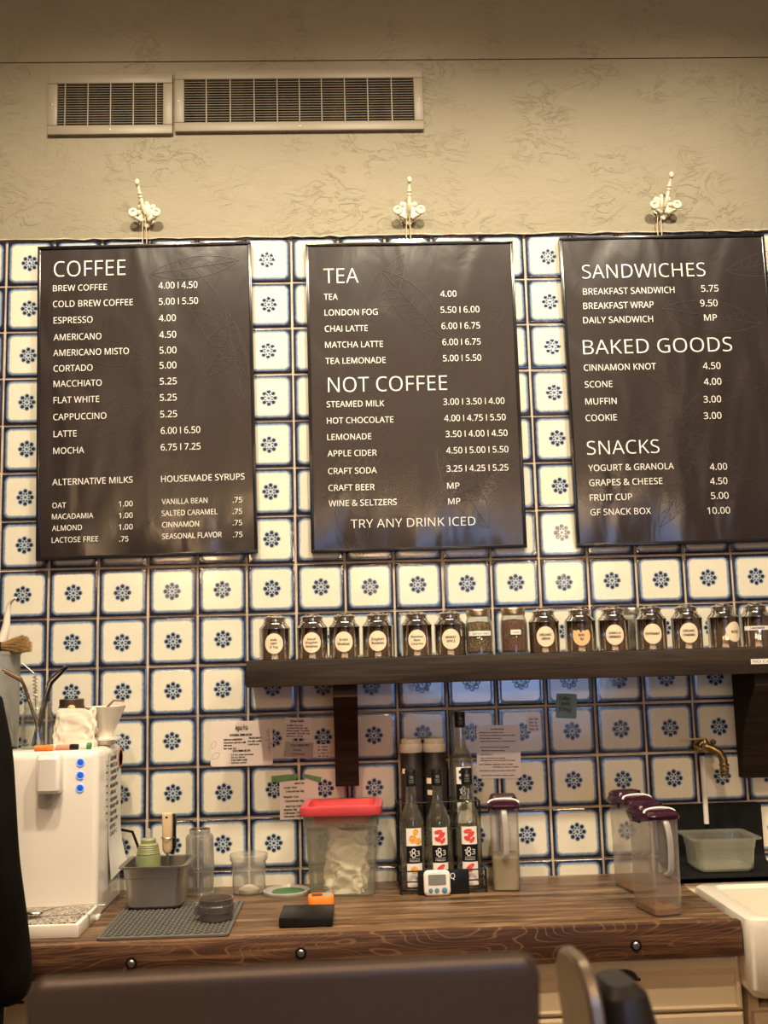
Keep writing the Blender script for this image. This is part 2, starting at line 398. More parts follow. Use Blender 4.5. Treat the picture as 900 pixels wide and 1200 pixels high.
M_GLASS = clear('clear_glass', (0.95, 0.96, 0.95), 0.025, (0.8, 0.78, 0.72), 0.03, 1.5, 1.5)
M_BOTTLE = clear('bottle_glass', (0.95, 0.95, 0.91), 0.03, (0.7, 0.7, 0.62), 0.03, 2.2, 1.52)
M_CRATE = clear('clear_food_plastic', (0.95, 0.96, 0.93), 0.13, (0.84, 0.82, 0.70), 0.16, 1.0)
M_PITCH = clear('frosted_pitcher_plastic', (0.96, 0.95, 0.94), 0.11, (0.85, 0.80, 0.76), 0.2, 0.9)
M_HANDLE = clear('milky_handle_plastic', (0.9, 0.9, 0.9), 0.65, (0.75, 0.72, 0.68), 0.2, 0.9)
M_DELI = clear('deli_plastic', (0.97, 0.97, 0.96), 0.14, (0.85, 0.82, 0.76), 0.10, 1.6)
M_RIBBED = clear('ribbed_plastic', (0.93, 0.92, 0.91), 0.15, (0.66, 0.63, 0.60), 0.06, 2.5)
M_SMOKE = clear('smoky_plastic', (0.72, 0.70, 0.69), 0.30, (0.22, 0.21, 0.20), 0.1, 1.0)
M_LEMON = clear('lemonade', (0.85, 0.80, 0.55), 0.62, (0.72, 0.62, 0.34), 0.1, 0.3)
M_AMBER = clear('amber_syrup', (0.78, 0.48, 0.18), 0.7, (0.62, 0.34, 0.10), 0.1, 0.3)
M_BRASSLID = plain('gold_jar_lid', (0.60, 0.50, 0.34), 0.3, 1.0)
M_TEALEAF = NT('loose_tea'); _v = M_TEALEAF.coord(); M_TEALEAF.set(Base_Color=M_TEALEAF.ramp(M_TEALEAF.noise(_v, 260, 3), [(0.35, (0.03, 0.018, 0.008)), (0.55, (0.16, 0.085, 0.03)), (0.68, (0.48, 0.33, 0.10))]), Roughness=0.8, Normal=M_TEALEAF.bump(M_TEALEAF.noise(_v, 260, 3), 0.8, 0.004)); M_TEALEAF = M_TEALEAF.m
M_ROOIBOS = NT('red_tea'); _v = M_ROOIBOS.coord(); M_ROOIBOS.set(Base_Color=M_ROOIBOS.ramp(M_ROOIBOS.noise(_v, 300, 3), [(0.35, (0.05, 0.012, 0.006)), (0.55, (0.17, 0.05, 0.02)), (0.7, (0.33, 0.12, 0.05))]), Roughness=0.8, Normal=M_ROOIBOS.bump(M_ROOIBOS.noise(_v, 300, 3), 0.8, 0.004)); M_ROOIBOS = M_ROOIBOS.m
M_BRASS = plain('aged_brass', (0.24, 0.16, 0.06), 0.35, 0.95, var=0.4, vs=70)
M_PIPE = plain('white_pipe', (0.72, 0.66, 0.58), 0.4, var=0.06)
M_RUBBER = plain('black_rubber', (0.006, 0.006, 0.006), 0.8, var=0.2, Specular_IOR_Level=0.15)
M_GREYSIL = plain('grey_silicone', (0.105, 0.10, 0.092), 0.55, var=0.08)
M_CERAMIC = plain('white_ceramic', (0.80, 0.74, 0.64), 0.15, coat=0.5, var=0.03, vs=6)
M_CABINET = plain('cream_cabinet_paint', (0.82, 0.69, 0.51), 0.42, var=0.04, vs=6)
M_PULL = plain('black_iron', (0.01, 0.01, 0.011), 0.3, 0.3)
M_APPLIANCE = plain('white_appliance_plastic', (0.82, 0.76, 0.69), 0.22, coat=0.3, var=0.02, vs=5)
M_BLUEBTN = NT('lit_blue_button'); M_BLUEBTN.set(Base_Color=(0.03, 0.12, 0.55), Roughness=0.3, Emission_Color=(0.02, 0.13, 1.0), Emission_Strength=0.10); M_BLUEBTN = M_BLUEBTN.m
M_BLUERIM = NT('pale_blue_led_ring'); M_BLUERIM.set(Base_Color=(0.2, 0.4, 0.9), Roughness=0.3, Emission_Color=(0.10, 0.28, 1.0), Emission_Strength=0.38); M_BLUERIM = M_BLUERIM.m
M_RED = plain('red_plastic_lid', (0.52, 0.05, 0.06), 0.30, coat=0.2, var=0.06, vs=8)
M_BAG = plain('crumpled_white_bag', (0.76, 0.70, 0.58), 0.35, var=0.06, bump=0.25, bs=60)
M_BLACKPL = plain('black_plastic', (0.007, 0.007, 0.008), 0.35, var=0.15, Specular_IOR_Level=0.3)
M_ORANGE = plain('orange_plastic', (0.85, 0.22, 0.03), 0.35, var=0.05)
M_LCD = plain('grey_lcd', (0.20, 0.20, 0.18), 0.2, var=0.05)
M_DARKLCD = plain('brown_lcd', (0.10, 0.06, 0.04), 0.2, var=0.05)
M_WHITEPL = plain('white_plastic', (0.80, 0.74, 0.68), 0.3, var=0.03)
M_BLUEPL = plain('slate_blue_button', (0.09, 0.22, 0.33), 0.35)
M_PURPLE = plain('purple_lid_plastic', (0.030, 0.005, 0.018), 0.22, coat=0.4, var=0.15, vs=10)
M_DARKBOT = plain('dark_bottle_wrap', (0.016, 0.012, 0.012), 0.4, var=0.2)
M_SAGE = plain('sage_squeeze_plastic', (0.20, 0.24, 0.10), 0.4, var=0.08)
M_IVORY = plain('ivory_plastic', (0.70, 0.52, 0.33), 0.35, var=0.05)
M_BROWNGLASS = plain('brown_glass', (0.085, 0.038, 0.016), 0.12, coat=0.6, var=0.2)
M_BROWNLID = plain('dark_bronze_lid', (0.09, 0.06, 0.04), 0.4, 0.5)
M_BRISTLE = plain('tan_bristle', (0.42, 0.25, 0.10), 0.7, var=0.4, vs=300)
M_CANISTER = plain('grey_canister_metal', (0.30, 0.29, 0.27), 0.45, 0.3, var=0.08)
M_DISPLAY = plain('dark_grey_display_shell', (0.155, 0.124, 0.108), 0.30, 0.5, var=0.04, vs=4)
M_TERMINAL = plain('silver_terminal_plate', (0.42, 0.36, 0.29), 0.35, 0.6, var=0.15, vs=20)
M_TERMBODY = plain('charcoal_terminal_body', (0.035, 0.032, 0.030), 0.4, var=0.1)
M_SKIN = plain('skin', (0.55, 0.33, 0.23), 0.5, var=0.06)
M_BLACKCLOTH = plain('black_cloth', (0.008, 0.0065, 0.006), 0.95, Specular_IOR_Level=0.1, var=0.3, vs=12, bump=0.3, bs=40)
M_HAIR = plain('dark_brown_hair', (0.022, 0.012, 0.008), 0.5, var=0.4, vs=90)
M_DENIM = plain('black_trousers', (0.010, 0.010, 0.012), 0.85, var=0.2)
M_FLOOR = wood_mat('floor_boards', (0.06, 0.035, 0.02), (0.12, 0.07, 0.04), (0.2, 0.13, 0.08), 0.5, 0.5)
M_ROOM = plaster_mat('room_plaster', (0.42, 0.36, 0.28))
M_ORANGESLICE = plain('printed_orange_fruit', (0.80, 0.36, 0.06), 0.5, var=0.3, vs=150)
M_REDFRUIT = plain('printed_red_fruit', (0.70, 0.06, 0.06), 0.5, var=0.3, vs=150)

# ------------------------------------------------------------------ setting
def slab(name, x0, x1, y0, y1, z0, z1, mat): return struct(MB().box(x0, x1, y0, y1, z0, z1).build(name, mat, smooth=0))
ZT = 2.905                                   # top of the tiling
slab('wall_back', -3.0, 5.0, 0.005, 0.20, 0.0, ZT, M_GROUT)
up_ = MB().box(-3.0, 5.0, -0.006, 0.20, ZT, 3.507)
struct(up_.build('wall_back_plaster', M_PLAST, smooth=0))
bk = MB().prism([(0, 0), (1, 0), (1, 1), (0, 1)], 0, 1)       # bulkhead leaning a little into the room
bk.v = [(-3.0+8.0*x, (-0.010 if z == 0 else -0.045) if y == 0 else 0.20, 3.5085+(4.0-3.5085)*z) for x, y, z in bk.v]
struct(bk.build('wall_back_bulkhead', M_PLAST, smooth=0))
tl = MB()
for c in range(-14, 29):
    for r in range(0, 15):
        tx, tz = c*0.15, 2.83-r*0.15; h = 0.0713
        j = [random.uniform(-0.0007, 0.0007) for _ in range(3)]
        vs = []
        for (e, y) in ((h, 0.006), (h, 0.0012), (h-0.0012, 0.0002), (h-0.004, -0.0004), (h-0.012, -0.0006)):
            vs += [(tx+sx*e+j[0], y+j[2]*0.5, tz+sz*e+j[1]) for sx, sz in ((-1, -1), (1, -1), (1, 1), (-1, 1))]
        fs = [(16, 17, 18, 19)]+[(k*4+i, k*4+(i+1) % 4, (k+1)*4+(i+1) % 4, (k+1)*4+i) for k in range(4) for i in range(4)]
        tl.add(vs, fs)
struct(tl.build('wall_back_tiling', M_TILE, smooth=0))
slab('floor', -3.0, 5.0, -7.2, 0.2, -0.1, 0.0, M_FLOOR)
slab('ceiling', -3.0, 5.0, -7.2, 0.2, 4.0, 4.1, M_ROOM)
slab('wall_left', -3.1, -3.0, -7.2, 0.2, 0, 4.0, M_ROOM)
slab('wall_right', 5.0, 5.1, -7.2, 0.2, 0, 4.0, M_ROOM)
wf = MB()                                    # far wall behind the photographer, with the shop window
wf.box(-3, 1.5, -7.2, -7.0, 0, 4.0).box(3.5, 5, -7.2, -7.0, 0, 4.0).box(1.5, 3.5, -7.2, -7.0, 0, 0.9).box(1.5, 3.5, -7.2, -7.0, 2.2, 4.0)
struct(wf.build('wall_front', M_ROOM, smooth=0))
w1 = MB()
for (a, b, c, d) in ((1.5, 1.56, 0.9, 2.2), (3.44, 3.5, 0.9, 2.2), (2.47, 2.53, 0.9, 2.2), (1.5, 3.5, 0.9, 0.96), (1.5, 3.5, 2.14, 2.2)): w1.box(a, b, -7.14, -7.06, c, d, 0.004)
w1 = struct(w1.build('window_1', M_BRACKET))
MB().box(1.55, 3.45, -7.105, -7.095, 0.95, 2.15).build('window_glass', M_GLASS, w1)
# uneven plaster bead where the wall meets the tiles
bead = MB(); pts = [(-1+0.03*i, -0.007+random.uniform(-0.002, 0.002), ZT+random.uniform(-0.003, 0.002)) for i in range(140)]
bead.tube(pts, [random.uniform(0.001, 0.0035) for _ in pts], n=6)
struct(bead.build('trim_1', plain('cracked_plaster_edge', (0.55, 0.47, 0.36), 0.7, var=0.3, vs=40)))

# ------------------------------------------------------------------ air vents
def vent(px, bars, label):
    (x0, z1), (x1, z0) = px
    cx, cz = (x0+x1)/2, (z0+z1)/2; hw, hh = (x1-x0)/2, (z1-z0)/2
    t = thing('air_vent', label, 'vent', (cx, -0.006, cz), group='wall air vents')
    b = 0.031
    fr = MB(); D = -0.016
    for (a, c, e, g) in ((-hw, hw, hh-b, hh), (-hw, hw, -hh, -hh+b), (-hw, -hw+b, -hh+b, hh-b), (hw-b, hw, -hh+b, hh-b)): fr.box(a, c, D, 0, e, g, 0.003)
    fr.build('frame', M_VENT, t)
    MB().box(-hw+b-0.004, hw-b+0.004, -0.002, -0.0005, -hh+b-0.004, hh-b+0.004).build('duct_shade_plate', M_DUCTSHADE, t)  # dark plate standing in for the unlit space behind the louvres
    lv = MB(); n = 17
    for i in range(n):
        z = -hh+b+(2*hh-2*b)*(i+0.5)/n
        lv.box(-hw+b, hw-b, -0.006, 0.0, -0.0009, 0.0009, M=T(0, -0.006, z) @ RX(R(32)))
    lv.build('louvre_grille', M_VENT, t, smooth=0)
    for q in bars: MB().box(q-cx-0.0016, q-cx+0.0016, -0.0145, -0.009, -hh+b, hh-b).build('mullion', M_VENT, t, smooth=0)
    for (sx, sz) in ((0, -hh+b/2), (hw-b*0.4, 0), (-hw+b*0.4, 0)):
        MB().lathe([(0.0034, 0), (0.003, 0.0015), (0.001, 0.002)], n=10, M=T(sx, D, sz) @ RX(R(90))).build('screw', M_BOLT, t)
xs = lambda L: [at(q, 120, -0.015).x for q in L]
A, B = at(57, 90, -0.015), at(202.5, 157.5, -0.015)
vent(((A.x, A.z+0.003), (B.x, B.z)), xs([76.7, 103.5, 130, 156.7, 183.5]), 'small square-ended beige wall vent with louvres, the shorter of the two')
A2, B2 = at(205, 84, -0.015), at(497, 152.5, -0.015)
vent(((A2.x, A2.z), (B2.x, B2.z)), xs([242, 270, 298, 325, 351, 377, 404, 431, 459]), 'long beige louvred wall vent butted against the shorter one')

# ------------------------------------------------------------------ coat hooks
def hook(x, z, lean, label):
    t = thing('coat_hook', label, 'hook', (x, -0.006, z), group='ornate coat hooks')
    pl = MB()
    out = []
    for k in range(40):
        a = 2*pi*k/40; r = 0.034*(1+0.10*cos(9*a))
        out.append((r*cos(a)*0.82, r*sin(a)*1.12 - 0.004))
    pl.prism(out, -0.007, 0.0)
    for (dx, dz, r) in ((-0.020, 0.024, 0.009), (0.020, 0.024, 0.009), (0, 0.035, 0.008), (-0.026, 0.006, 0.009), (0.026, 0.006, 0.009), (-0.014, -0.030, 0.008), (0.014, -0.030, 0.008), (0, -0.041, 0.007)):
        pl.ball((dx, -0.008, dz), r, n=6, sc=(1, 0.7, 1))
    pl.ball((0, -0.012, 0.008), 0.013, n=8, sc=(0.8, 0.9, 1.9))
    pl.build('back_plate', M_CREAMIRON, t)
    p = MB(); pts = [(0, -0.010, -0.012), (0, -0.032, -0.008), (lean*0.010, -0.045, 0.010), (lean*0.019, -0.050, 0.035), (lean*0.028, -0.058, 0.058), (lean*0.033, -0.070, 0.078)]
    p.tube(pts, [0.008, 0.0065, 0.006, 0.0055, 0.005, 0.0065], n=10)
    p.ball(pts[-1], 0.0085, n=7, sc=(0.9, 1, 1.3)); p.ball((lean*0.0235, -0.054, 0.046), 0.0085, n=6, sc=(1, 1, 0.6)); p.ball((lean*0.020, -0.051, 0.036), 0.0075, n=6, sc=(1, 1, 0.6))
    p.build('upper_prong', M_CREAMIRON, t)
    for sx in (-1, 1):
        q = MB(); pts = [(sx*0.006, -0.012, -0.020), (sx*0.016, -0.028, -0.030), (sx*0.030, -0.038, -0.024), (sx*0.037, -0.038, -0.008)]
        q.tube(pts, [0.006, 0.006, 0.0065, 0.009], n=10)
        rim = [(sx*0.036+0.0105*cos(a), -0.043, -0.010+0.0105*sin(a)) for a in [2*pi*k/16 for k in range(17)]]
        q.tube(rim, 0.0052, n=8, cap=False); q.lathe([(0.009, 0), (0.012, 0.006), (0.007, 0.012)], n=14, M=T(sx*0.036, -0.032, -0.010) @ RX(R(90)), cap1=False)
        q.build('lower_prong', M_CREAMIRON, t)
for (px, py, ln, lb) in ((171.5, 250, -0.55, 'cream cast iron coat hook over the COFFEE menu, prong leaning sideways'), (479, 247, 0.05, 'cream cast iron coat hook over the TEA menu, prong upright'), (777, 241, 0.45, 'cream cast iron coat hook over the SANDWICHES menu')):
    P = at(px, py, -0.02); hook(P.x, P.z, ln, lb)

# ------------------------------------------------------------------ menu boards
MENU1 = [('COFFEE', 172, 401, 176, 50), ('BREW COFFEE', 169, 342, 222, 19), ('4.00 I 4.50', 507, 631, 214, 21), ('COLD BREW COFFEE', 169, 425, 273, 20), ('5.00 I 5.50', 508, 633, 265, 21),
 ('ESPRESSO', 171, 296, 325, 20), ('4.00', 508, 562, 318, 21), ('AMERICANO', 171, 324, 379, 20), ('4.50', 509, 563, 371, 21), ('AMERICANO MISTO', 170, 412, 429, 20), ('5.00', 510, 564, 421, 21),
 ('CORTADO', 171, 296, 479, 20), ('5.00', 510, 564, 469, 21), ('MACCHIATO', 171, 325, 528, 20), ('5.25', 511, 565, 520, 21), ('FLAT WHITE', 171, 317, 580, 20), ('5.25', 511, 565, 572, 21),
 ('CAPPUCCINO', 170, 340, 634, 20), ('5.25', 512, 566, 625, 21), ('LATTE', 171, 245, 688, 20), ('6.00 I 6.50', 514, 640, 678, 21), ('MOCHA', 170, 269, 742, 20), ('6.75 I 7.25', 514, 641, 731, 21),
 ('ALTERNATIVE MILKS', 167, 424, 842, 20), ('HOUSEMADE SYRUPS', 515, 782, 832, 20), ('OAT', 167, 211, 915, 17), ('1.00', 380, 424, 910, 17), ('MACADAMIA', 166, 298, 951, 17), ('1.00', 380, 424, 947, 17),
 ('ALMOND', 166, 262, 988, 17), ('1.00', 380, 424, 984, 17), ('LACTOSE FREE', 165, 314, 1026, 17), ('.75', 381, 410, 1022, 17), ('VANILLA BEAN', 517, 663, 903, 17), ('.75', 744, 774, 897, 17),
 ('SALTED CARAMEL', 517, 695, 940, 17), ('.75', 744, 774, 934, 17), ('CINNAMON', 518, 636, 977, 17), ('.75', 744, 774, 970, 17), ('SEASONAL FLAVOR', 518, 709, 1014, 17), ('.75', 745, 775, 1008, 17)]
MENU2 = [('TEA', 141, 258, 206, 50), ('TEA', 142, 188, 261, 20), ('4.00', 532, 586, 251, 20), ('LONDON FOG', 144, 322, 314, 20), ('5.50 I 6.00', 533, 663, 305, 21), ('CHAI LATTE', 145, 289, 368, 20), ('6.00 I 6.75', 536, 665, 359, 21),
 ('MATCHA LATTE', 146, 340, 422, 20), ('6.00 I 6.75', 539, 667, 413, 21), ('TEA LEMONADE', 147, 349, 476, 20), ('5.00 I 5.50', 541, 669, 467, 21), ('NOT COFFEE', 156, 555, 571, 50),
 ('STEAMED MILK', 151, 344, 621, 20), ('3.00 I 3.50 I 4.00', 542, 747, 613, 21), ('HOT CHOCOLATE', 152, 375, 676, 20), ('4.00 I 4.75 I 5.50', 545, 751, 668, 21), ('LEMONADE', 153, 301, 731, 20), ('3.50 I 4.00 I 4.50', 550, 757, 721, 21),
 ('APPLE CIDER', 154, 319, 786, 20), ('4.50 I 5.00 I 5.50', 552, 760, 776, 21), ('CRAFT SODA', 156, 319, 845, 20), ('3.25 I 4.25 I 5.25', 553, 760, 837, 21), ('CRAFT BEER', 157, 312, 901, 20), ('MP', 555, 596, 894, 20),
 ('WINE & SELTZERS', 158, 386, 953, 20), ('MP', 558, 599, 946, 20), ('TRY ANY DRINK ICED', 232, 650, 1026, 29)]
MENU3 = [('SANDWICHES', 179, 592, 190, 46), ('BREAKFAST SANDWICH', 181, 488, 244, 21), ('5.75', 577, 635, 234, 22), ('BREAKFAST WRAP', 182, 418, 292, 21), ('9.50', 574, 632, 283, 22), ('DAILY SANDWICH', 182, 416, 340, 21), ('MP', 587, 630, 331, 21),
 ('BAKED GOODS', 182, 682, 444, 48), ('CINNAMON KNOT', 184, 426, 499, 21), ('4.50', 583, 642, 493, 22), ('SCONE', 187, 280, 555, 21), ('4.00', 586, 645, 546, 22), ('MUFFIN', 189, 294, 612, 21), ('3.00', 585, 644, 605, 22),
 ('COOKIE', 190, 295, 667, 21), ('3.00', 586, 645, 660, 22), ('SNACKS', 195, 438, 780, 46), ('YOGURT & GRANOLA', 199, 486, 835, 21), ('4.00', 606, 664, 831, 22), ('GRAPES & CHEESE', 202, 448, 884, 21), ('4.50', 607, 665, 879, 22),
 ('FRUIT CUP', 204, 346, 934, 21), ('5.00', 610, 669, 928, 22), ('GF SNACK BOX', 206, 409, 983, 21), ('10.00', 598, 674, 978, 22)]
def leaf(mb, x, z, ang, L, wd, y):
    n = 16; ca, sa = cos(ang), sin(ang)
    def w(p, q): return (x+p*ca-q*sa, z+p*sa+q*ca)
    for s in (1, -1): mb.ribbon([w(L*k/n, s*wd*sin(pi*k/n)**0.8) for k in range(n+1)], 0.0012, y)
    mb.ribbon([w(0, 0), w(L, 0)], 0.0012, y)
    for k in range(1, 9):
        for s in (1, -1):
            a = k/10; mb.ribbon([w(L*a, 0), w(L*(a+0.07), s*wd*0.45*sin(pi*a)), w(L*min(1, a+0.10), s*wd*0.9*sin(pi*min(1, a+0.10))**0.8)], 0.0008, y)
def board(corners, menu, ox, oy, sc, ang, label, leaves, hx):
    """corners in the photo's pixels: top-left, top-right, bottom-right, bottom-left of the frame"""
    Y = -0.030
    P = [at(px, py, Y) for px, py in corners]
    c = sum(P, Vector())/4; w = ((P[1]-P[0]).length+(P[2]-P[3]).length)/2; h = ((P[0]-P[3]).length+(P[1]-P[2]).length)/2
    t = thing('menu_board', label, 'menu', (c.x, Y, c.z), group='hanging menu boards', ry=-ang)
    hw, hh = w/2, h/2; b = 0.010
    fr = MB()
    for (a, e, g, k) in ((-hw, hw, hh-b, hh), (-hw, hw, -hh, -hh+b), (-hw, -hw+b, -hh+b, hh-b), (hw-b, hw, -hh+b, hh-b)): fr.box(a, e, 0, 0.024, g, k, 0.002)
    fr.build('frame', M_FRAME, t)
    from mathutils import noise as N_
    nx, nz = 40, 60; vs = []; fs = []                     # the loose print curls back towards its lower edge
    for j in range(nz+1):
        z = -hh+b*0.5+(2*hh-b)*j/nz; cu = max(0.0, (-0.30-z)/0.20)
        for i in range(nx+1):
            x = -hw+b*0.5+(2*hw-b)*i/nx; w_ = N_.noise(Vector((x*5+c.x*3, z*2.5, c.x)))
            vs.append((x, 0.004+min(0.015, 0.013*cu**2*max(0.1, 0.75+0.9*w_)+0.0016*(0.5+w_)), z))
    for j in range(nz):
        for i in range(nx): q = j*(nx+1)+i; fs.append((q, q+1, q+nx+2, q+nx+1))
    pm = MB().add(vs, fs); pm.box(-hw+b*0.5, hw-b*0.5, 0.0195, 0.0215, -hh+b*0.5, hh-b*0.5); pm.build('poster', M_POSTER, t, smooth=70)
    lf = MB()
    for (lx, lz, la, LL, lw) in leaves: leaf(lf, lx*hw, lz*hh, R(la), LL, lw, 0.0036)
    lf.build('leaf_print', M_LEAFINK, t, smooth=0)
    Mi = (T(c.x, Y, c.z) @ RY(-ang)).inverted()
    for (s, x0, x1, yb, cap) in menu:
        a = Mi @ at(ox+x0/sc, oy+yb/sc, Y+0.003); e = Mi @ at(ox+x1/sc, oy+yb/sc, Y+0.003)
        hgt = (at(ox+x0/sc, oy+(yb-cap)/sc, Y)-at(ox+x0/sc, oy+yb/sc, Y)).length
        nm = 'menu_heading' if cap > 28 else ('menu_price' if x0 > 370 and s[0] in '.0123456789M' else 'menu_item')
        MB().text(s, a.x, a.z, e.x-a.x, hgt, y=0.0032, bold=-0.006 if cap > 28 else 0.0).build(nm, M_INK, t, smooth=0)
    cd = MB()
    for s in (-1, 1):
        k = hx-c.x
        cd.tube([(k+s*0.006, 0.008, hh-0.004), (k+s*0.007, 0.008, hh+0.03), (k+s*0.004, -0.002, 0.085+hh), (k, -0.006, 0.092+hh)], 0.0016, n=6)
    cd.build('hanging_cord', M_CORD, t)
board(((44, 289), (294, 282), (302, 648), (41.5, 657)), MENU1, 0, 260, 2.7273, R(0.75), 'black framed menu poster headed COFFEE with prices',
      [(0.05, 0.80, 8, 0.28, 0.035), (0.95, 0.10, 118, 0.46, 0.05), (0.90, -0.05, 100, 0.3, 0.04), (0.0, 0.25, 170, 0.22, 0.04), (0.1, 0.05, 212, 0.30, 0.045), (0.15, 0.0, 235, 0.28, 0.045), (0.45, 0.0, 250, 0.42, 0.05), (0.55, 0.12, 60, 0.2, 0.05)], at(171.5, 270, -0.03).x)
board(((357.3, 286), (602, 280), (617, 643), (365, 646.6)), MENU2, 330, 260, 2.858, R(0.1), 'black framed menu poster headed TEA and NOT COFFEE',
      [(0.3, 0.35, 130, 0.3, 0.05), (0.1, 0.1, 40, 0.34, 0.05), (-0.1, 0.05, 190, 0.28, 0.05), (-0.2, -0.2, 225, 0.32, 0.05), (0.2, -0.35, 300, 0.3, 0.05), (-0.5, 0.4, 60, 0.3, 0.045), (-0.7, -0.45, 280, 0.3, 0.05), (0.3, -0.7, 30, 0.25, 0.04)], at(479, 270, -0.03).x)
board(((659, 279), (904, 272), (918, 636), (672.5, 639)), MENU3, 620, 260, 2.857, R(0.35), 'black framed menu poster headed SANDWICHES, BAKED GOODS and SNACKS',
      [(0.9, 0.4, 170, 0.32, 0.05), (0.2, -0.15, 200, 0.3, 0.05), (0.1, -0.05, 130, 0.26, 0.045), (0.3, -0.3, 240, 0.34, 0.05), (0.9, 0.0, 200, 0.3, 0.06), (0.7, -0.6, 150, 0.3, 0.05), (0.6, 0.75, 10, 0.3, 0.04)], at(775, 270, -0.03).x)

# ------------------------------------------------------------------ counter, sink, cabinets
CZ = 0.91
ct = thing('countertop', 'thick worn brown wooden countertop along the tiled wall', 'countertop', (0, 0, CZ))
MB().box(-1.2, 1.905, -0.570, -0.002, -0.078, 0.0, 0.004).build('top_slab', M_COUNTER, ct)
MB().box(-1.2, 1.917, -0.598, -0.570, -0.082, -0.001, 0.004).build('front_board', M_FRONTBOARD, ct)
for (bx, by) in ((153.8, 1129), (352.5, 1117), (745.5, 1108)):
    P = at(bx, by, -0.60)
    MB().lathe([(0.0135, 0), (0.0135, 0.0012), (0.010, 0.0018)], n=20, M=T(P.x, -0.598, P.z-CZ) @ RX(R(90))).build('bolt_recess', M_PULL, ct)
    MB().lathe([(0.0085, 0), (0.0085, 0.004), (0.006, 0.0065), (0.001, 0.007)], n=16, M=T(P.x, -0.599, P.z-CZ) @ RX(R(90))).build('bolt_head', M_BOLT, ct)

cb = thing('base_cabinet', 'cream painted drawer cabinet under the wooden countertop', 'cabinet', (1.10, -0.30, 0))
MB().box(-1.9, 0.815, -0.235, 0.29, 0.10, CZ-0.082, 0.002).build('carcass', M_CABINET, cb)
MB().box(-1.9, 0.815, -0.20, 0.28, 0.0, 0.10).build('plinth', M_PULL, cb)
def drawer(x0, x1, z0, z1, pull):
    d = MB(); hw, hz = (x1-x0)/2, (z1-z0)/2
    rings = []
    for (ix, iz0, iz1, y) in ((0, 0, 0, 0.0), (0, 0, 0, -0.016), (0.006, 0.006, 0.006, -0.020), (0.012, 0.008, 0.035, -0.020), (0.016, 0.012, 0.052, -0.013)):
        rings.append([(-hw+ix, y, -hz+iz0), (hw-ix, y, -hz+iz0), (hw-ix, y, hz-iz1), (-hw+ix, y, hz-iz1)])
    d.rings(rings)
    o = d.build('drawer_front', M_CABINET, cb, smooth=0, loc=((x0+x1)/2-1.10, -0.236, (z0+z1)/2))
    if pull is not None:
        p = MB(); n = 12; prof = []
        for k in range(n+1):
            a = pi*k/n; prof.append((0.036*cos(a), 0.024*sin(a)))
        rg = []
        for (s, y) in ((1.0, 0.0), (0.98, -0.010), (0.85, -0.019), (0.55, -0.0235), (0.1, -0.025)):
            rg.append([(q[0]*s, y, q[1]*s*0.98+0.0) for q in prof]+[(q[0]*0.86*s, y*0.85, max(0.0, q[1]*0.84*s)) for q in reversed(prof)])
        p.rings(rg, cap0=False, cap1=True)
        p.box(-0.042, 0.042, -0.004, 0, -0.006, 0.0, 0.001)
        p.build('cup_pull', M_PULL, o, loc=(pull-(x0+x1)/2, -0.016, -0.012+hz-0.040))
drawer(1.24, 1.921, 0.692, 0.825, 1.632)
drawer(1.24, 1.921, 0.40, 0.686, None)
drawer(0.50, 1.232, 0.692, 0.825, 0.86); drawer(-0.2, 0.49, 0.692, 0.825, 0.15)
drawer(0.50, 1.232, 0.40, 0.686, None); drawer(-0.2, 0.49, 0.40, 0.686, None)

sk = thing('farmhouse_sink', 'white ceramic apron front sink at the end of the countertop', 'sink', (2.265, -0.40, 0))
s = MB()
hx, hy = 0.345, 0.2105
s.rr([(hx-0.012, hy-0.012, 0.03, 0.735), (hx, hy, 0.035, 0.755), (hx, hy, 0.030, 0.900), (hx-0.004, hy-0.004, 0.030, 0.9145), (hx-0.014, hy-0.012, 0.025, 0.918),
      (hx-0.046, hy-0.034, 0.03, 0.918), (hx-0.056, hy-0.042, 0.03, 0.908), (hx-0.062, hy-0.05, 0.04, 0.78), (hx-0.10, hy-0.09, 0.05, 0.765)], n=7)
s.build('basin', M_CERAMIC, sk, loc=(0, -0.02, 0))
MB().lathe([(0.04, 0), (0.04, 0.003), (0.03, 0.002)], n=24).build('drain', M_BRUSHED, sk, loc=(0, 0, 0.764))
sc = thing('sink_cabinet', 'cream cabinet below the white sink', 'cabinet', (2.265, -0.40, 0))
c = MB(); c.box(-0.325, -0.298, -0.135, 0.39, 0.10, 0.733, 0.001).box(0.298, 0.325, -0.135, 0.39, 0.10, 0.733, 0.001).box(-0.298, 0.298, -0.135, 0.39, 0.10, 0.690, 0.001)
c.box(-0.298, 0.298, 0.36, 0.39, 0.69, 0.733)
c.build('carcass', M_CABINET, sc)
for (a, b) in ((-0.318, -0.004), (0.004, 0.318)):
    d = MB(); d.box(a, b, -0.157, -0.136, 0.12, 0.683, 0.003).box(a+0.06, b-0.06, -0.159, -0.152, 0.18, 0.625, 0.004); d.build('door', M_CABINET, sc)
MB().box(-0.20, 0.20, -0.13, 0.05, 0.6915, 0.731, 0.012).build('sink_support', plain('grey_support', (0.12, 0.12, 0.12), 0.5), sc)
# ledge behind the sink
lg = struct(MB().box(1.9055, 3.2, -0.195, 0.0, 0.80, 0.925, 0.004).build('trim_2', M_CABINET))

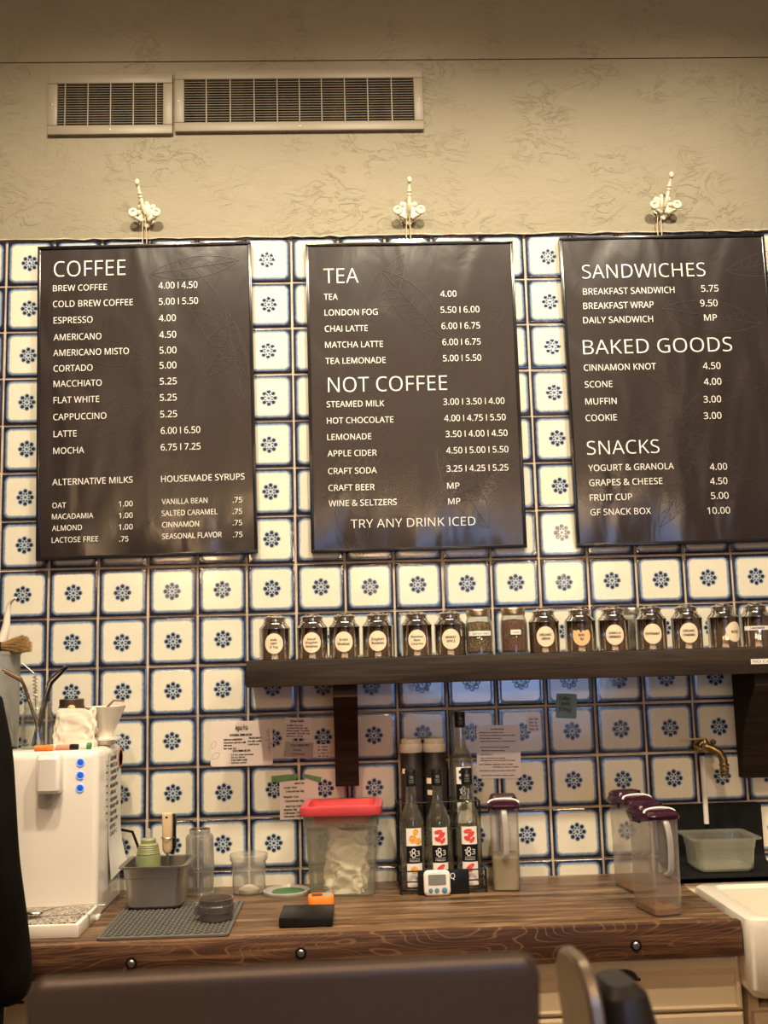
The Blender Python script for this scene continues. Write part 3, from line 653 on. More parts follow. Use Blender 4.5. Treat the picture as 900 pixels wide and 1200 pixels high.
mt = MB()                                    # ribbed mat, stood up the wall and turned out over the ledge
P0, P1 = at(768, 943, -0.01), at(890, 945, -0.01)
mx0, mx1, mz = P0.x, P1.x+0.004, P0.z
def matprof():
    q = [(-0.010, mz), (-0.010, 0.965)]
    for k in range(1, 7):
        a = pi/2*k/6; q.append((-0.010-0.028*(1-cos(a)), 0.965-0.030*sin(a)))
    q += [(-0.198, 0.932), (-0.2005, 0.930), (-0.2005, 0.919)]; return q
prof = matprof(); n = 90
dense = []
for (a, b) in zip(prof[:-1], prof[1:]):
    m_ = max(1, int(math.hypot(b[0]-a[0], b[1]-a[1])/0.006))
    dense += [(a[0]+(b[0]-a[0])*k/m_, a[1]+(b[1]-a[1])*k/m_) for k in range(m_)]
dense.append(prof[-1]); vs = []; fs = []; K = len(dense)
for i in range(n+1):
    x = mx0+(mx1-mx0)*i/n
    for k, (y, z) in enumerate(dense):
        wv = 0.0016*sin(2*pi*(x/0.013)+0.9*sin(2*pi*(y-z)/0.05))
        e = min(i, n-i)/n; top = (mz-z)
        cut = 0.02*max(0, 1-e/0.05)**2 if top < 0.03 else 0
        vs.append((x, y-(abs(wv)*1.6 if z > 0.95 else 0), z+(abs(wv) if z <= 0.95 and y > -0.199 else 0)-(cut if k == 0 else 0)))
b0 = len(vs)
vs += [(x_, min(0.0, y_+0.003) if z_ > 0.95 else y_, z_-0.0035) for x_, y_, z_ in vs]
for i in range(n):
    for k in range(K-1):
        q = (i*K+k, i*K+k+1, (i+1)*K+k+1, (i+1)*K+k); fs += [q, tuple(b0+j for j in reversed(q))]
for k in range(K-1): fs += [(k, b0+k, b0+k+1, k+1), (n*K+k, n*K+k+1, b0+n*K+k+1, b0+n*K+k)]
for i in range(n): fs += [(i*K, (i+1)*K, b0+(i+1)*K, b0+i*K), (i*K+K-1, b0+i*K+K-1, b0+(i+1)*K+K-1, (i+1)*K+K-1)]
mo = MB().add(vs, fs).build('ribbed_mat', M_RUBBER)
tag(mo, 'black ribbed rubber mat stood against the tiles behind the sink', 'mat')

def food_pan(name, label, cat, loc, hx, hy, H, mat, taper=0.86, step=0.35, rz=0, lip=0.008, t_=0.0022, extra=None):
    t = thing(name, label, cat, loc, rz)
    s = MB(); bx, by = hx*taper, hy*taper
    zs = H*(1-step)
    o = [(bx-0.008, by-0.008, 0.02, 0), (bx, by, 0.022, 0.008), (hx*0.935-0.003, hy*0.935-0.003, 0.022, zs), (hx*0.935, hy*0.935, 0.022, zs+0.003), (hx*0.96, hy*0.96, 0.022, H-0.006), (hx+lip, hy+lip, 0.02, H-0.004), (hx+lip, hy+lip, 0.02, H)]
    i = [(hx*0.96-t_, hy*0.96-t_, 0.02, H-0.001), (hx*0.935-t_, hy*0.935-t_, 0.02, zs+0.004), (bx-t_, by-t_, 0.02, 0.010), (bx-0.01, by-0.01, 0.018, 0.0025)]
    s.rr(o+i, n=6); s.build('body', mat, t)
    return t
fp = food_pan('food_storage_tub', 'clear rectangular plastic tub on the black mat behind the sink', 'container', (2.040, -0.105, 0.9365), 0.092, 0.078, 0.094, M_CRATE, 0.87)

# ------------------------------------------------------------------ shelf
S1, S2 = at(288.5, 775, -0.20), at(288.5, 803.5, -0.20)
SZ = 1.563; SB = 1.488
sh = thing('wall_shelf', 'long dark stained wooden shelf on two brackets holding the tea canisters', 'shelf', (0.69, 0, SZ))
MB().box(0.0, 2.3, -0.20, -0.001, SB-SZ, 0.0, 0.003).build('plank', M_SHELF, sh)
def bracket(x0, x1, zb):
    o = []
    D0 = -0.185
    prof = [(-0.001, SB-0.0005), (-0.001, zb), (-0.040, zb)]
    for k in range(9):
        a = k/8; prof.append((-0.040-(0.145)*a**2.2, zb+0.10*a+(SB-zb-0.12)*a**1.0*0.92))
    prof.append((D0, SB-0.0005))
    n = len(prof)
    vs = [(x0-0.69, y, z-SZ) for y, z in prof]+[(x1-0.69, y, z-SZ) for y, z in prof]
    fs = [tuple(range(n)), tuple(reversed(range(n, 2*n)))]+[(i, i+n, (i+1) % n+n, (i+1) % n) for i in range(n)]
    fs = [tuple(reversed(f)) for f in fs]
    MB().add(vs, fs).build('bracket', M_BRACKET, sh, smooth=0)
bracket(0.934, 1.004, 1.190); bracket(2.150, 2.232, 1.178)
P = at(880, 775.5, -0.2005)
lb = MB().box(0, 0.13, -0.0006, 0, -0.007, 0.0075).build('label_strip', M_WHITEPAPER, sh, loc=(P.x-0.69, -0.2003, P.z-SZ))
MB().text('NO CAFFEINE', 0.006, -0.003, 0.10, 0.007, y=-0.0009).build('lettering', M_DARKINK, lb, smooth=0)

# ------------------------------------------------------------------ tea canisters
TINS = [(322, 721, 773.5, ['EARL', 'GREY', '3 Tsp'], 'EARL GREY, first of the row'), (365.8, 719.5, 771, ['Decaf', 'English', 'Breakfast'], 'Decaf English Breakfast'), (403.5, 718, 769, ['Irish', 'Breakfast'], 'Irish Breakfast'),
        (442.5, 717, 768, ['English', 'Breakfast'], 'English Breakfast without Decaf'), (488, 716, 767, ['Rooibos', 'Star', 'Licorice'], 'Rooibos Star Licorice'), (527, 715, 766, ['MARKET', 'SPICE'], 'MARKET SPICE'),
        (637.5, 713, 763.5, ['ORGANIC', 'GREEN'], 'ORGANIC GREEN'), (680, 712, 763, ['BLACK', 'TEA'], 'torn orange paper'), (719, 711, 762, ['VANILLA', 'LEMONGRASS'], 'VANILLA LEMONGRASS'), (763, 710, 761, ['PEPPERMINT'], 'PEPPERMINT'),
        (805, 709, 760, ['ORGANIC', 'CHAMOMILE'], 'ORGANIC CHAMOMILE'), (848, 708, 759, ['ROSE'], 'ROSE'), (886.5, 708, 758, ['LAVENDER'], 'LAVENDER')]
RT, HT = 0.0455, 0.131; YT = -0.140
def tin_body(t):
    MB().lathe([(RT-0.002, 0), (RT, 0.002), (RT, 0.004), (RT-0.0008, 0.006), (RT-0.0008, 0.086), (RT, 0.088), (RT, 0.0905), (RT-0.003, 0.094), (RT*0.80, 0.1005), (RT*0.74, 0.1035), (RT*0.73, 0.1045)], n=48).build('can', M_STEEL, t)
    ld = MB().lathe([(RT*0.72, 0.104), (RT*0.74, 0.1055), (RT*0.74, 0.108), (RT*0.69, 0.110), (RT*0.69, 0.117), (RT*0.76, 0.1185), (RT*0.765, 0.1205), (RT*0.71, 0.123), (RT*0.42, 0.127), (RT*0.40, 0.130), (RT*0.28, HT), (0.001, HT+0.0008)], n=40)
    return ld.build('lid', M_STEEL, t)
def wrap(r, a0=0.0):
    def fn(x, y, z): a = a0+x/r-pi/2; return ((r+0.0004-y)*cos(a), (r+0.0004-y)*sin(a), z)
    return fn
def tin_label(t, lines, a0, kind):
    fn = wrap(RT, a0); mb = MB()
    if kind == 'strip':
        n = 14; w = 0.040
        vs = [fn(-w+2*w*i/n, 0.0, z) for i in range(n+1) for z in (0.050, 0.062)]
        mb.add(vs, [(2*i, 2*i+2, 2*i+3, 2*i+1) for i in range(n)])
    else:
        n, m = 28, 4; vs = [fn(0, 0, 0.047)]; fs = []
        for k in range(1, m+1):
            for i in range(n):
                a = 2*pi*i/n; rr = 0.0275*k/m; zc = rr*sin(a)*1.06
                if kind == 'torn' and zc > 0.010: zc = 0.010+0.004*sin(i*2.3)+(abs(cos(a))*0.006)
                vs.append(fn(rr*cos(a)*(0.98 if kind != 'torn' else 0.95), 0, 0.047+zc))
        fs = [(0, 1+i, 1+(i+1) % n) for i in range(n)]
        for k in range(m-1):
            for i in range(n): a, b = 1+k*n+i, 1+k*n+(i+1) % n; fs.append((a, a+n, b+n, b))
        mb.add(vs, fs)
    o = mb.build('paper_label', M_WHITEPAPER if kind == 'strip' else (M_TORN if kind == 'torn' else M_LABEL), t)
    tx = MB(); k = len(lines); hh = 0.0058 if k > 2 else 0.0068
    for i, s_ in enumerate(lines):
        z = 0.047+((k-1)/2-i)*hh*1.75-hh/2+random.uniform(-0.0006, 0.0006)-(0.004 if kind == 'torn' else 0)
        if kind == 'strip': z, hh = 0.053, 0.006
        w = {1: 0.040, 2: 0.034, 3: 0.033}[k]*min(1, len(s_)/7)*(0.7 if kind == 'torn' else 1)
        tx.text(s_, -w/2, z, w, hh, y=-0.0004, fn=fn, fat=0.0003)
    tx.build('lettering', M_DARKINK, o, smooth=0)
M_TORN = plain('torn_orange_label', (0.70, 0.46, 0.22), 0.75, var=0.1)
for i, (px, pt, pb, lines, nm) in enumerate(TINS):
    P = at(px, 740, YT)
    kind = 'strip' if nm == 'LAVENDER' else ('torn' if 'torn' in nm else 'disc')
    lab = {'strip': 'steel tea canister with a white strip label reading LAVENDER', 'torn': 'steel tea canister with a torn orange paper label', 'disc': 'steel tea canister with a round paper label reading '+nm}[kind]
    t = thing('tea_canister', lab, 'canister', (P.x, YT, SZ), rz=random.uniform(-0.05, 0.05), group='tea canisters on the wooden shelf')
    if i == 0: can0 = t; tin_body(t)
    else:
        for ch in list(can0.children):
            if ch.name.split('.')[0] in ('can', 'lid'):
                q = ch.copy(); COL.objects.link(q); q.parent = t
    tin_label(t, lines, 0.38 if nm == 'ROSE' else math.atan2((CAM.x-P.x)*-1, 3.0)*-0.6, kind)
def mason(name, label, loc, r, H, fill, fillh, strip, group=None, lidmat=M_BRASSLID):
    t = thing(name, label, 'jar', loc, group=group)
    o = [(r-0.006, 0), (r, 0.006), (r, H*0.66), (r-0.003, H*0.74), (r*0.83, H*0.83), (r*0.82, H*0.97)]
    g = MB().lathe(o+[(q-0.0022, z if z > 0.001 else 0.004) for q, z in reversed(o)], n=36); g.build('glass_body', M_GLASS, t)
    if lidmat:
        MB().lathe([(r*0.86, H*0.85), (r*0.87, H*0.86), (r*0.87, H*0.985), (r*0.84, H), (0.001, H)], n=36).build('screw_lid', lidmat, t)
    if fill:
        k = MB().lathe([(r-0.009, 0.005), (r-0.0035, 0.010), (r-0.0035, H*fillh*0.85), (r-0.006, H*fillh), (0.001, H*fillh+0.004)], n=30)
        f = k.build('tea_leaves', fill, t); f['kind'] = 'stuff'
    if strip:
        fn = wrap(r); n = 10; w = strip[1]
        l = MB().add([fn(-w+2*w*i/n, 0, z) for i in range(n+1) for z in (H*0.47-0.007, H*0.47+0.007)], [(2*i, 2*i+2, 2*i+3, 2*i+1) for i in range(n)]).build('strip_label', M_WHITEPAPER, t)
        MB().text(strip[0], -w*0.62, H*0.47-0.0028, w*1.24, 0.0055, y=-0.0004, fn=fn).build('lettering', M_DARKINK, l, smooth=0)
    return t
JR = 0.0405
P = at(561, 740, YT); mason('mason_jar', 'glass jar of loose golden tea with a long white strip label', (P.x, YT, SZ), JR, 0.130, M_TEALEAF, 0.72, ('herbal chai', 0.036), 'glass jars on the shelf')
P = at(602, 740, YT); mason('mason_jar', 'glass jar of reddish brown tea with a short white label', (P.x, YT, SZ), JR, 0.132, M_ROOIBOS, 0.74, ('rooibos', 0.015), 'glass jars on the shelf')
P = at(742, 740, -0.05); mason('mason_jar', 'clear glass jar behind the VANILLA LEMONGRASS and PEPPERMINT canisters', (P.x, -0.048, SZ), 0.036, 0.128, None, 0, None, 'glass jars on the shelf', M_BRUSHED)

# ------------------------------------------------------------------ papers on the tiles
def paper(name, label, quad, mat, lines, radius=0.004, cat='note', Y=-0.0025, group=None, extra=None, ink=M_DARKINK):
    P = [at(x, y, Y) for x, y in quad]; c = sum(P, Vector())/4
    w = ((P[1]-P[0]).length+(P[2]-P[3]).length)/2; h = ((P[0]-P[3]).length+(P[1]-P[2]).length)/2
    ang = math.atan2((P[1]-P[0]).z, (P[1]-P[0]).x)
    t = thing(name, label, cat, (c.x, Y, c.z), ry=-ang, group=group)
    s = MB(); out = []
    for (sx, sz, a0) in ((1, -1, -90), (1, 1, 0), (-1, 1, 90), (-1, -1, 180)):
        for k in range(5):
            a = R(a0+90*k/4); out.append((sx*(w/2-radius)+radius*cos(a), sz*(h/2-radius)+radius*sin(a)))
    s.prism(out, -0.0003, 0.0007); s.build('sheet', mat, t, smooth=0)
    if lines:
        tx = MB()
        for (u, v, ww, hh, st) in lines: tx.text(st, (u-0.5)*w, (0.5-v)*h-hh*h*0.15, ww*w, hh*h*1.3, y=-0.0007, fat=0.0005)
        tx.build('lettering', ink, t, smooth=0)
    if extra: extra(t, w, h)
    return t
def sprigs(t, w, h):
    m = MB()
    def lf(x, z, a, L):
        ca, sa = cos(a), sin(a)
        for s in (1, -1): m.ribbon([(x+L*k/8*ca-s*L*0.28*sin(pi*k/8)*sa, z+L*k/8*sa+s*L*0.28*sin(pi*k/8)*ca) for k in range(9)], 0.0007, -0.0007)
    for (x, z, a, L) in ((-0.47, -0.10, 70, 0.024), (-0.49, -0.32, 30, 0.03), (0.40, 0.05, 60, 0.016), (0.44, 0.15, 110, 0.016), (0.46, -0.05, 100, 0.018), (0.43, -0.12, 60, 0.018), (0.46, -0.2, 100, 0.016), (0.42, 0.22, 70, 0.014)): lf(x*w, z*h, R(a), L)
    m.ribbon([(0.44*w, -0.26*h), (0.45*w, -0.05*h), (0.43*w, 0.25*h)], 0.0007, -0.0007)
    m.build('leaf_sprig', M_DARKINK, t, smooth=0)
paper('recipe_card', 'white laminated recipe card with leaf drawings beside the lit tiles', ((247.5, 846), (319, 844), (320, 896.7), (246, 898.5)), M_PINKPAPER,
      [(0.40, 0.19, 0.20, 0.085, 'Agua Fria'), (0.31, 0.33, 0.36, 0.04, 'SEASONAL DRINK RECIPE'), (0.21, 0.425, 0.30, 0.03, 'HORCHATA CONCENTRATE'), (0.62, 0.40, 0.20, 0.03, 'INGREDIENTS'),
       (0.21, 0.49, 0.36, 0.03, 'Cinnamon and rice milk'), (0.60, 0.47, 0.22, 0.03, 'Oat milk, vanilla'), (0.21, 0.55, 0.13, 0.03, 'Add syrup'), (0.60, 0.54, 0.18, 0.03, 'Cold brew'), (0.21, 0.62, 0.20, 0.03, 'Stir over ice'),
       (0.36, 0.68, 0.28, 0.035, 'ICED DRINK RECIPE'), (0.33, 0.76, 0.36, 0.03, '12 oz: two pumps'), (0.33, 0.82, 0.22, 0.03, '16 oz: three'), (0.33, 0.88, 0.26, 0.03, 'Top with milk'), (0.33, 0.94, 0.24, 0.03, 'Serve cold')], 0.008, 'card', extra=sprigs)
paper('recipe_note', 'small printed note above a taped strip beside the shelf bracket', ((333.5, 841), (365.3, 841), (364.8, 865), (334.2, 865.5)), M_PINKPAPER,
      [(0.20, 0.20, 0.5, 0.09, 'Syrup Guide'), (0.06, 0.40, 0.6, 0.06, 'Vanilla 20 g cup'), (0.06, 0.53, 0.8, 0.06, 'Caramel 20 g per cup'), (0.06, 0.66, 0.86, 0.06, 'Brown sugar 15 g tbsp'), (0.06, 0.79, 0.88, 0.06, 'Lavender 18 g per cup'), (0.06, 0.92, 0.6, 0.06, 'Mocha 25 g')], 0.002)
def tape_gloss(t, w, h):
    MB().prism([(-w*0.56, -h*0.4), (w*0.55, -h*0.5), (w*0.57, h*0.42), (-w*0.5, h*0.5)], -0.0012, -0.0009).build('clear_tape', clear('crinkled_clear_tape', (0.96,)*3, 0.05, (0.9,)*3, 0.05, 4.0), t, smooth=0)
paper('recipe_note', 'taped white note strip under the small printed note', ((334.5, 868.5), (365.3, 868.5), (364.8, 889), (334, 888)), M_PINKPAPER,
      [(0.22, 0.30, 0.7, 0.10, 'COLD BREW PREP'), (0.30, 0.55, 0.3, 0.09, 'Steep'), (0.25, 0.80, 0.5, 0.09, '18 hours')], 0.002, extra=tape_gloss)
paper('recipe_note', 'tiny four line note near the shelf bracket', ((371.5, 872.5), (386, 872), (386.2, 887.5), (371, 888)), M_PINKPAPER,
      [(0.10, 0.22, 0.75, 0.10, 'S  16oz'), (0.10, 0.46, 0.75, 0.10, 'M  20oz'), (0.10, 0.70, 0.8, 0.10, 'L 24oz 3'), (0.10, 0.93, 0.8, 0.10, 'XL 32 oz')], 0.001)
paper('recipe_note', 'paper headed MATCHA held up by green tape', ((328, 915), (373, 913.5), (373.4, 960), (327.5, 960)), M_PINKPAPER,
      [(0.40, 0.10, 0.24, 0.038, 'MATCHA'), (0.12, 0.20, 0.33, 0.04, 'Large 16oz'), (0.16, 0.30, 0.47, 0.04, 'Concentrate 50g'), (0.11, 0.44, 0.38, 0.042, 'Regular 12oz'), (0.14, 0.55, 0.48, 0.042, 'Concentrate 40g'),
       (0.16, 0.685, 0.68, 0.038, 'MATCHA CONCENTRATE'), (0.11, 0.77, 0.33, 0.042, 'Matcha 30g'), (0.11, 0.855, 0.45, 0.042, 'Cold water 150g'), (0.11, 0.94, 0.44, 0.042, 'Hot water 250g')], 0.0015)
def tape(quad, label):
    P = [at(x, y, -0.0042) for x, y in quad]
    o = MB().prism([(p.x, p.z) for p in (P[3], P[2], P[1], P[0])], -0.0046, -0.0036).build('masking_tape', M_GREENTAPE, smooth=0)
    tag(o, label, 'tape', 'green tape strips on the matcha paper')
tape(((318, 909.5), (350, 906.5), (347, 914), (318, 917)), 'longer green tape strip on the upper corner of the MATCHA paper')
tape(((357.5, 907), (377, 911), (375, 917.5), (355.5, 910.5)), 'shorter sloping green tape strip on the MATCHA paper')
paper('instruction_sheet', 'laminated tea procedure sheet above the lemonade pitcher', ((558.3, 850), (609.5, 849.6), (610.4, 912), (559, 912.5)), M_PINKPAPER,
      [(0.32, 0.085, 0.31, 0.02, 'TEA PROCEDURE'), (0.06, 0.145, 0.56, 0.016, 'Weigh and measure tea'), (0.08, 0.20, 0.80, 0.016, 'Put in bag and follow instructions on label'), (0.08, 0.255, 0.5, 0.016, 'Brew with hot water'), (0.08, 0.31, 0.81, 0.016, 'Steep for five minutes or as directed below'),
       (0.08, 0.42, 0.66, 0.016, 'Iced tea concentrate is described'), (0.11, 0.485, 0.53, 0.016, 'Fill pitcher with hot water'), (0.08, 0.56, 0.27, 0.016, 'Add cold ice'), (0.09, 0.625, 0.56, 0.016, 'Stir until the ice melts'), (0.09, 0.67, 0.78, 0.016, 'Refrigerate and label with the date'),
       (0.05, 0.745, 0.76, 0.016, 'HOT BREW: GREEN TEA 3 MIN'), (0.36, 0.795, 0.58, 0.016, 'HERBAL TEA 5 MIN'), (0.05, 0.86, 0.83, 0.016, 'Taste before serving and note on the sheet'), (0.09, 0.95, 0.76, 0.016, 'Clean the strainer when done')], 0.008, 'sheet')
paper('recipe_note', 'tiny four line note beside the tea procedure sheet', ((617, 839), (632.5, 839), (632.8, 857), (618, 857)), M_PINKPAPER,
      [(0.16, 0.24, 0.7, 0.09, '2oz 10z'), (0.16, 0.46, 0.6, 0.09, '4oz 1s'), (0.16, 0.68, 0.65, 0.09, 'Try 2t'), (0.16, 0.90, 0.7, 0.09, '16oz 3t')], 0.001)
def sticky():
    quad = ((652, 812.5), (675, 813.5), (676.5, 841.5), (651.5, 842))
    paper('sticky_note', 'teal handwritten note reading coffee pads 106g', quad, M_TEALPAPER, [(0.15, 0.25, 0.52, 0.11, 'Coffee'), (0.25, 0.45, 0.46, 0.11, 'pads:'), (0.12, 0.70, 0.60, 0.13, '106g')], 0.004)
sticky()

# ------------------------------------------------------------------ faucet and pipe
P = at(822, 874, -0.02)
fa = thing('brass_faucet', 'old brass garden style faucet sticking out of the tiles above the mat', 'faucet', (P.x, 0, P.z))
f = MB(); f.lathe([(0.020, 0), (0.020, 0.004), (0.012, 0.007), (0.012, 0.03), (0.016, 0.032), (0.016, 0.048), (0.012, 0.05), (0.012, 0.062)], n=20, M=RX(R(90)))
f.tube([(0, -0.05, 0), (0.02, -0.062, -0.008), (0.036, -0.070, -0.018), (0.044, -0.074, -0.034), (0.046, -0.074, -0.056)], [0.013, 0.0125, 0.0125, 0.0125, 0.0115], n=14)
f.lathe([(0.010, -0.085), (0.0135, -0.083), (0.0135, -0.077), (0.011, -0.075), (0.011, -0.071), (0.0135, -0.069), (0.0135, -0.062), (0.012, -0.058), (0.0145, -0.055), (0.0145, -0.050), (0.012, -0.048)], n=18, c=(0.046, -0.074, 0))
f.build('spout', M_BRASS, fa)
f = MB(); f.lathe([(0.013, -0.012), (0.015, 0), (0.013, 0.012), (0.008, 0.018), (0.006, 0.024)], n=16, c=(0.004, -0.040, 0)); f.ball((0.026, -0.05, 0.012), 0.009, n=7); f.tube([(-0.028, -0.04, 0.002), (-0.018, -0.05, -0.006), (0, -0.05, -0.008)], 0.006, n=8)
f.build('valve_body', M_BRASS, fa)
f = MB(); f.box(-0.072, 0.006, -0.047, -0.036, 0.020, 0.0245, 0.0015); f.build('lever_handle', plain('yellowed_lever', (0.50, 0.34, 0.13), 0.4, 0.4), fa)
P1, P2 = at(822.5, 886, -0.010), at(826.5, 945, -0.010)
pp = MB().tube([(P1.x, -0.0115, P1.z), (P2.x, -0.0115, P2.z-0.05)], 0.0078, n=14).build('water_pipe', M_PIPE)
tag(pp, 'thin white vertical pipe below the brass faucet', 'pipe')

# ------------------------------------------------------------------ water dispenser and things on it
DX0, DX1, DY0, DY1, DT = 0.035, 0.312, -0.345, -0.055, 0.428
wd = thing('water_dispenser', 'white countertop water dispenser with three blue lit buttons', 'dispenser', ((DX0+DX1)/2, (DY0+DY1)/2, CZ))
hx, hy = (DX1-DX0)/2, (DY1-DY0)/2
MB().rr([(hx-0.004, hy-0.004, 0.012, 0.0), (hx, hy, 0.016, 0.004), (hx, hy, 0.018, DT-0.022), (hx-0.003, hy-0.003, 0.018, DT-0.010), (hx-0.012, hy-0.012, 0.016, DT-0.002), (hx-0.02, hy-0.02, 0.012, DT)], n=7).build('housing', M_APPLIANCE, wd)
def wdl(px, py, Y): q = at(px, py, Y); return q.x-(DX0+DX1)/2, Y-(DY0+DY1)/2, q.z-CZ
a = wdl(42.5, 931, DY0-0.02); b = wdl(72.5, 883.5, DY0-0.02)
sp = MB(); cx = (a[0]+b[0])/2; w_ = (b[0]-a[0])/2
sp.rr([(w_-0.004, 0.026, 0.012, a[2]+0.001, cx, -hy-0.004), (w_, 0.034, 0.014, a[2]+0.010, cx, -hy-0.004), (w_, 0.036, 0.014, b[2]-0.012, cx, -hy-0.004), (w_-0.002, 0.030, 0.012, b[2]-0.002, cx, -hy-0.002), (w_-0.008, 0.02, 0.01, b[2], cx, -hy-0.001)], n=6)
sp.build('spout_hood', M_APPLIANCE, wd)
MB().lathe([(0.007, 0.0), (0.010, 0.022), (0.012, 0.034)], n=18, c=(cx, -hy-0.018, a[2]-0.030)).build('nozzle', M_GLASS, wd)
for (bx, by) in ((94.4, 893.5), (94.2, 908.6), (93.9, 923.6)):
    p = wdl(bx, by, DY0)
    bt = MB().lathe([(0.0112, 0), (0.0112, 0.0015), (0.0095, 0.0025), (0.008, 0.0018)], n=24, cap1=False, M=RX(R(90))).build('button_ring', M_BLUERIM, wd, loc=(p[0], -hy, p[2]))
    MB().lathe([(0.008, 0.0), (0.008, 0.0014), (0.004, 0.0022), (0.001, 0.0022)], n=20, M=RX(R(90))).build('button_cap', M_BLUEBTN, bt)
tr = MB(); ty0, ty1 = -0.545-(DY0+DY1)/2, -hy-0.0005; tx0, tx1 = DX0-(DX0+DX1)/2+0.01, hx+0.004
tr.box(tx0, tx1, ty0, ty1, 0.0, 0.032, 0.003); tr = tr.build('drip_tray', M_APPLIANCE, wd)
gr = MB().box(tx0+0.010, tx1-0.010, ty0+0.010, ty1-0.004, 0.0322, 0.0345, 0.001).build('drip_grille', None or (lambda m: (m.set(Base_Color=m.ramp(m.noise(m.coord(), 130, 1, 0.3, 2.0), [(0.47, (0.03, 0.025, 0.02)), (0.53, (0.55, 0.48, 0.40))]), Roughness=0.35), m.m)[1])(NT('speckled_grille')), tr)
MB().box(hx-0.03, hx+0.012, ty1-0.03, ty1, 0.0, 0.012, 0.003).build('foot', M_APPLIANCE, wd)
# spoon on the tray
spn = MB(); z0 = CZ+0.047
A, B, C_ = at(38, 1078, -0.47), at(60, 1077, -0.47), at(123, 1075, -0.45)
spn.ball((A.x, -0.47, CZ+0.0455), 0.020, n=10, sc=(1.35, 0.9, 0.42))
spn.tube([(A.x+0.02, -0.47, CZ+0.047), (B.x+0.01, -0.466, CZ+0.056), (B.x+0.05, -0.46, CZ+0.058), (C_.x, -0.45, CZ+0.056)], [0.004, 0.0035, 0.004, 0.006], n=10, flat=0.4)
spn = spn.build('spoon', M_STEEL); tag(spn, 'steel spoon lying across the dispenser drip tray', 'spoon')
# slips of paper on the dispenser's side
def side(px, py): q = at(px, py, -0.2); d = (q-CAM); k = (DX1+0.0008-CAM.x)/d.x; q = CAM+d*k; return q.y, q.z
tags = thing('order_slip', 'long printed paper slip hanging on the side of the water dispenser', 'slip', (DX1+0.0015, -0.2, CZ+0.2))
q = [side(121.5, 888), side(143, 890), side(143.2, 1004), side(124, 1014)]
ya, yb = min(-0.225, -0.23), -0.075; za, zb = 1.318, CZ+0.09
g = MB(); n = 14; vs = []
for k in range(n+1):
    z = za+(zb-za)*k/n; cur = 0.022*max(0, (k/n-0.62)/0.38)**2
    for i in range(5): vs.append((0.0002+cur*(0.4+0.6*i/4), ya+(yb-ya)*i/4+0.2, z-CZ-0.2-(0.018*(1-i/4) if k == n else 0)))
nb = len(vs); vs += [(x-0.0006, y, z) for x, y, z in vs]
fs = []
for k in range(n):
    for i in range(4): f_ = (k*5+i, (k+1)*5+i, (k+1)*5+i+1, k*5+i+1); fs += [f_, tuple(nb+j for j in reversed(f_))]
g.add(vs, fs).build('slip_sheet', M_WHITEPAPER, tags)
def on_side(x, y, z): return (0.0012, x, z)
tx = MB(); zz = za-0.02
words_ = ['COLD FOAM', 'MILK 2 oz', 'Vanilla 10', 'SYRUP', 'Matcha', 'CHAI 4 oz', 'Espresso', 'Water fill', 'Clean daily', 'Filter 6 mo', 'HOT 90 C', 'Cold 5 C', 'Lock']
for i, s_ in enumerate(words_): tx.text(s_, ya+0.2+0.018, zz-CZ-0.2-i*0.0185, 0.10*(0.7+0.3*((i*7) % 5)/4), 0.011, fn=on_side, fat=0.0007)
tx.build('lettering', M_DARKINK, tags, smooth=0)
st = thing('paper_tag', 'narrow scalloped tag beside the long slip on the dispenser', 'slip', (DX1+0.0012, -0.2, CZ+0.2))
MB().box(-0.0003, 0.0006, -0.068, -0.036, 0.02, 0.195).build('tag_sheet', M_WHITEPAPER, st, smooth=0)
t2 = MB()
for i in range(9): t2.box(0.0007, 0.0009, -0.064 if i % 2 else -0.058, -0.042 if i % 3 else -0.048, 0.032+i*0.018, 0.036+i*0.018)
t2.ribbon([(0, 0), (0.001, 0)], 0.001, 0); t2.build('border_print', M_DARKINK, st, smooth=0)
rs = MB().lathe([(0.028, 0), (0.028, 0.0006), (0.022, 0.0007)], n=28, cap1=False, M=T(DX1+0.0026, -0.085, CZ+0.385) @ RY(R(90))); rs.lathe([(0.022, 0.0003), (0.001, 0.0003)], n=28, M=T(DX1+0.0026, -0.085, CZ+0.385) @ RY(R(90)), cap1=False)
rs = rs.build('round_sticker', plain('red_sticker', (0.6, 0.12, 0.05), 0.4, var=0.4, vs=60)); tag(rs, 'round red rimmed sticker at the back of the dispenser side', 'sticker')
cbx = MB().tube([(DX1-0.01, -0.052, 1.09), (DX1+0.03, -0.045, 1.08), (DX1+0.048, -0.04, 1.03), (DX1+0.05, -0.04, 0.96), (DX1+0.05, -0.038, 0.917)], 0.004, n=8).build('power_cable', M_RUBBER); tag(cbx, 'short black cable curving behind the water dispenser', 'cable')

TZ = CZ+DT
def top(px, py, Y): q = at(px, py, Y); return (q.x, Y, TZ)
# jar with steel straws
L = top(44, 850, -0.22); JX = L[0]
jar = thing('mason_jar', 'open glass jar holding metal straws on top of the water dispenser', 'jar', L)
o = [(0.034, 0), (0.043, 0.008), (0.0435, 0.080), (0.041, 0.092), (0.036, 0.104), (0.036, 0.108), (0.038, 0.110), (0.036, 0.113), (0.038, 0.116), (0.036, 0.128)]
MB().lathe(o+[(q-0.0024, max(z, 0.004)) for q, z in reversed(o)], n=36).build('glass_body', M_GLASS, jar)
def straw(base, bend, tip, r, mat, name, label, grp):
    b, m_, t_ = Vector(base), Vector(bend), Vector(tip)
    pts = [b, b.lerp(m_, 0.92), m_.lerp(b, 0.02).lerp(t_, 0.03), m_.lerp(t_, 0.1), t_]
    o = MB().tube(pts, r, n=10).build(name, mat); tag(o, label, 'straw' if name == 'metal_straw' else 'brush', grp)
zb_ = TZ+0.006
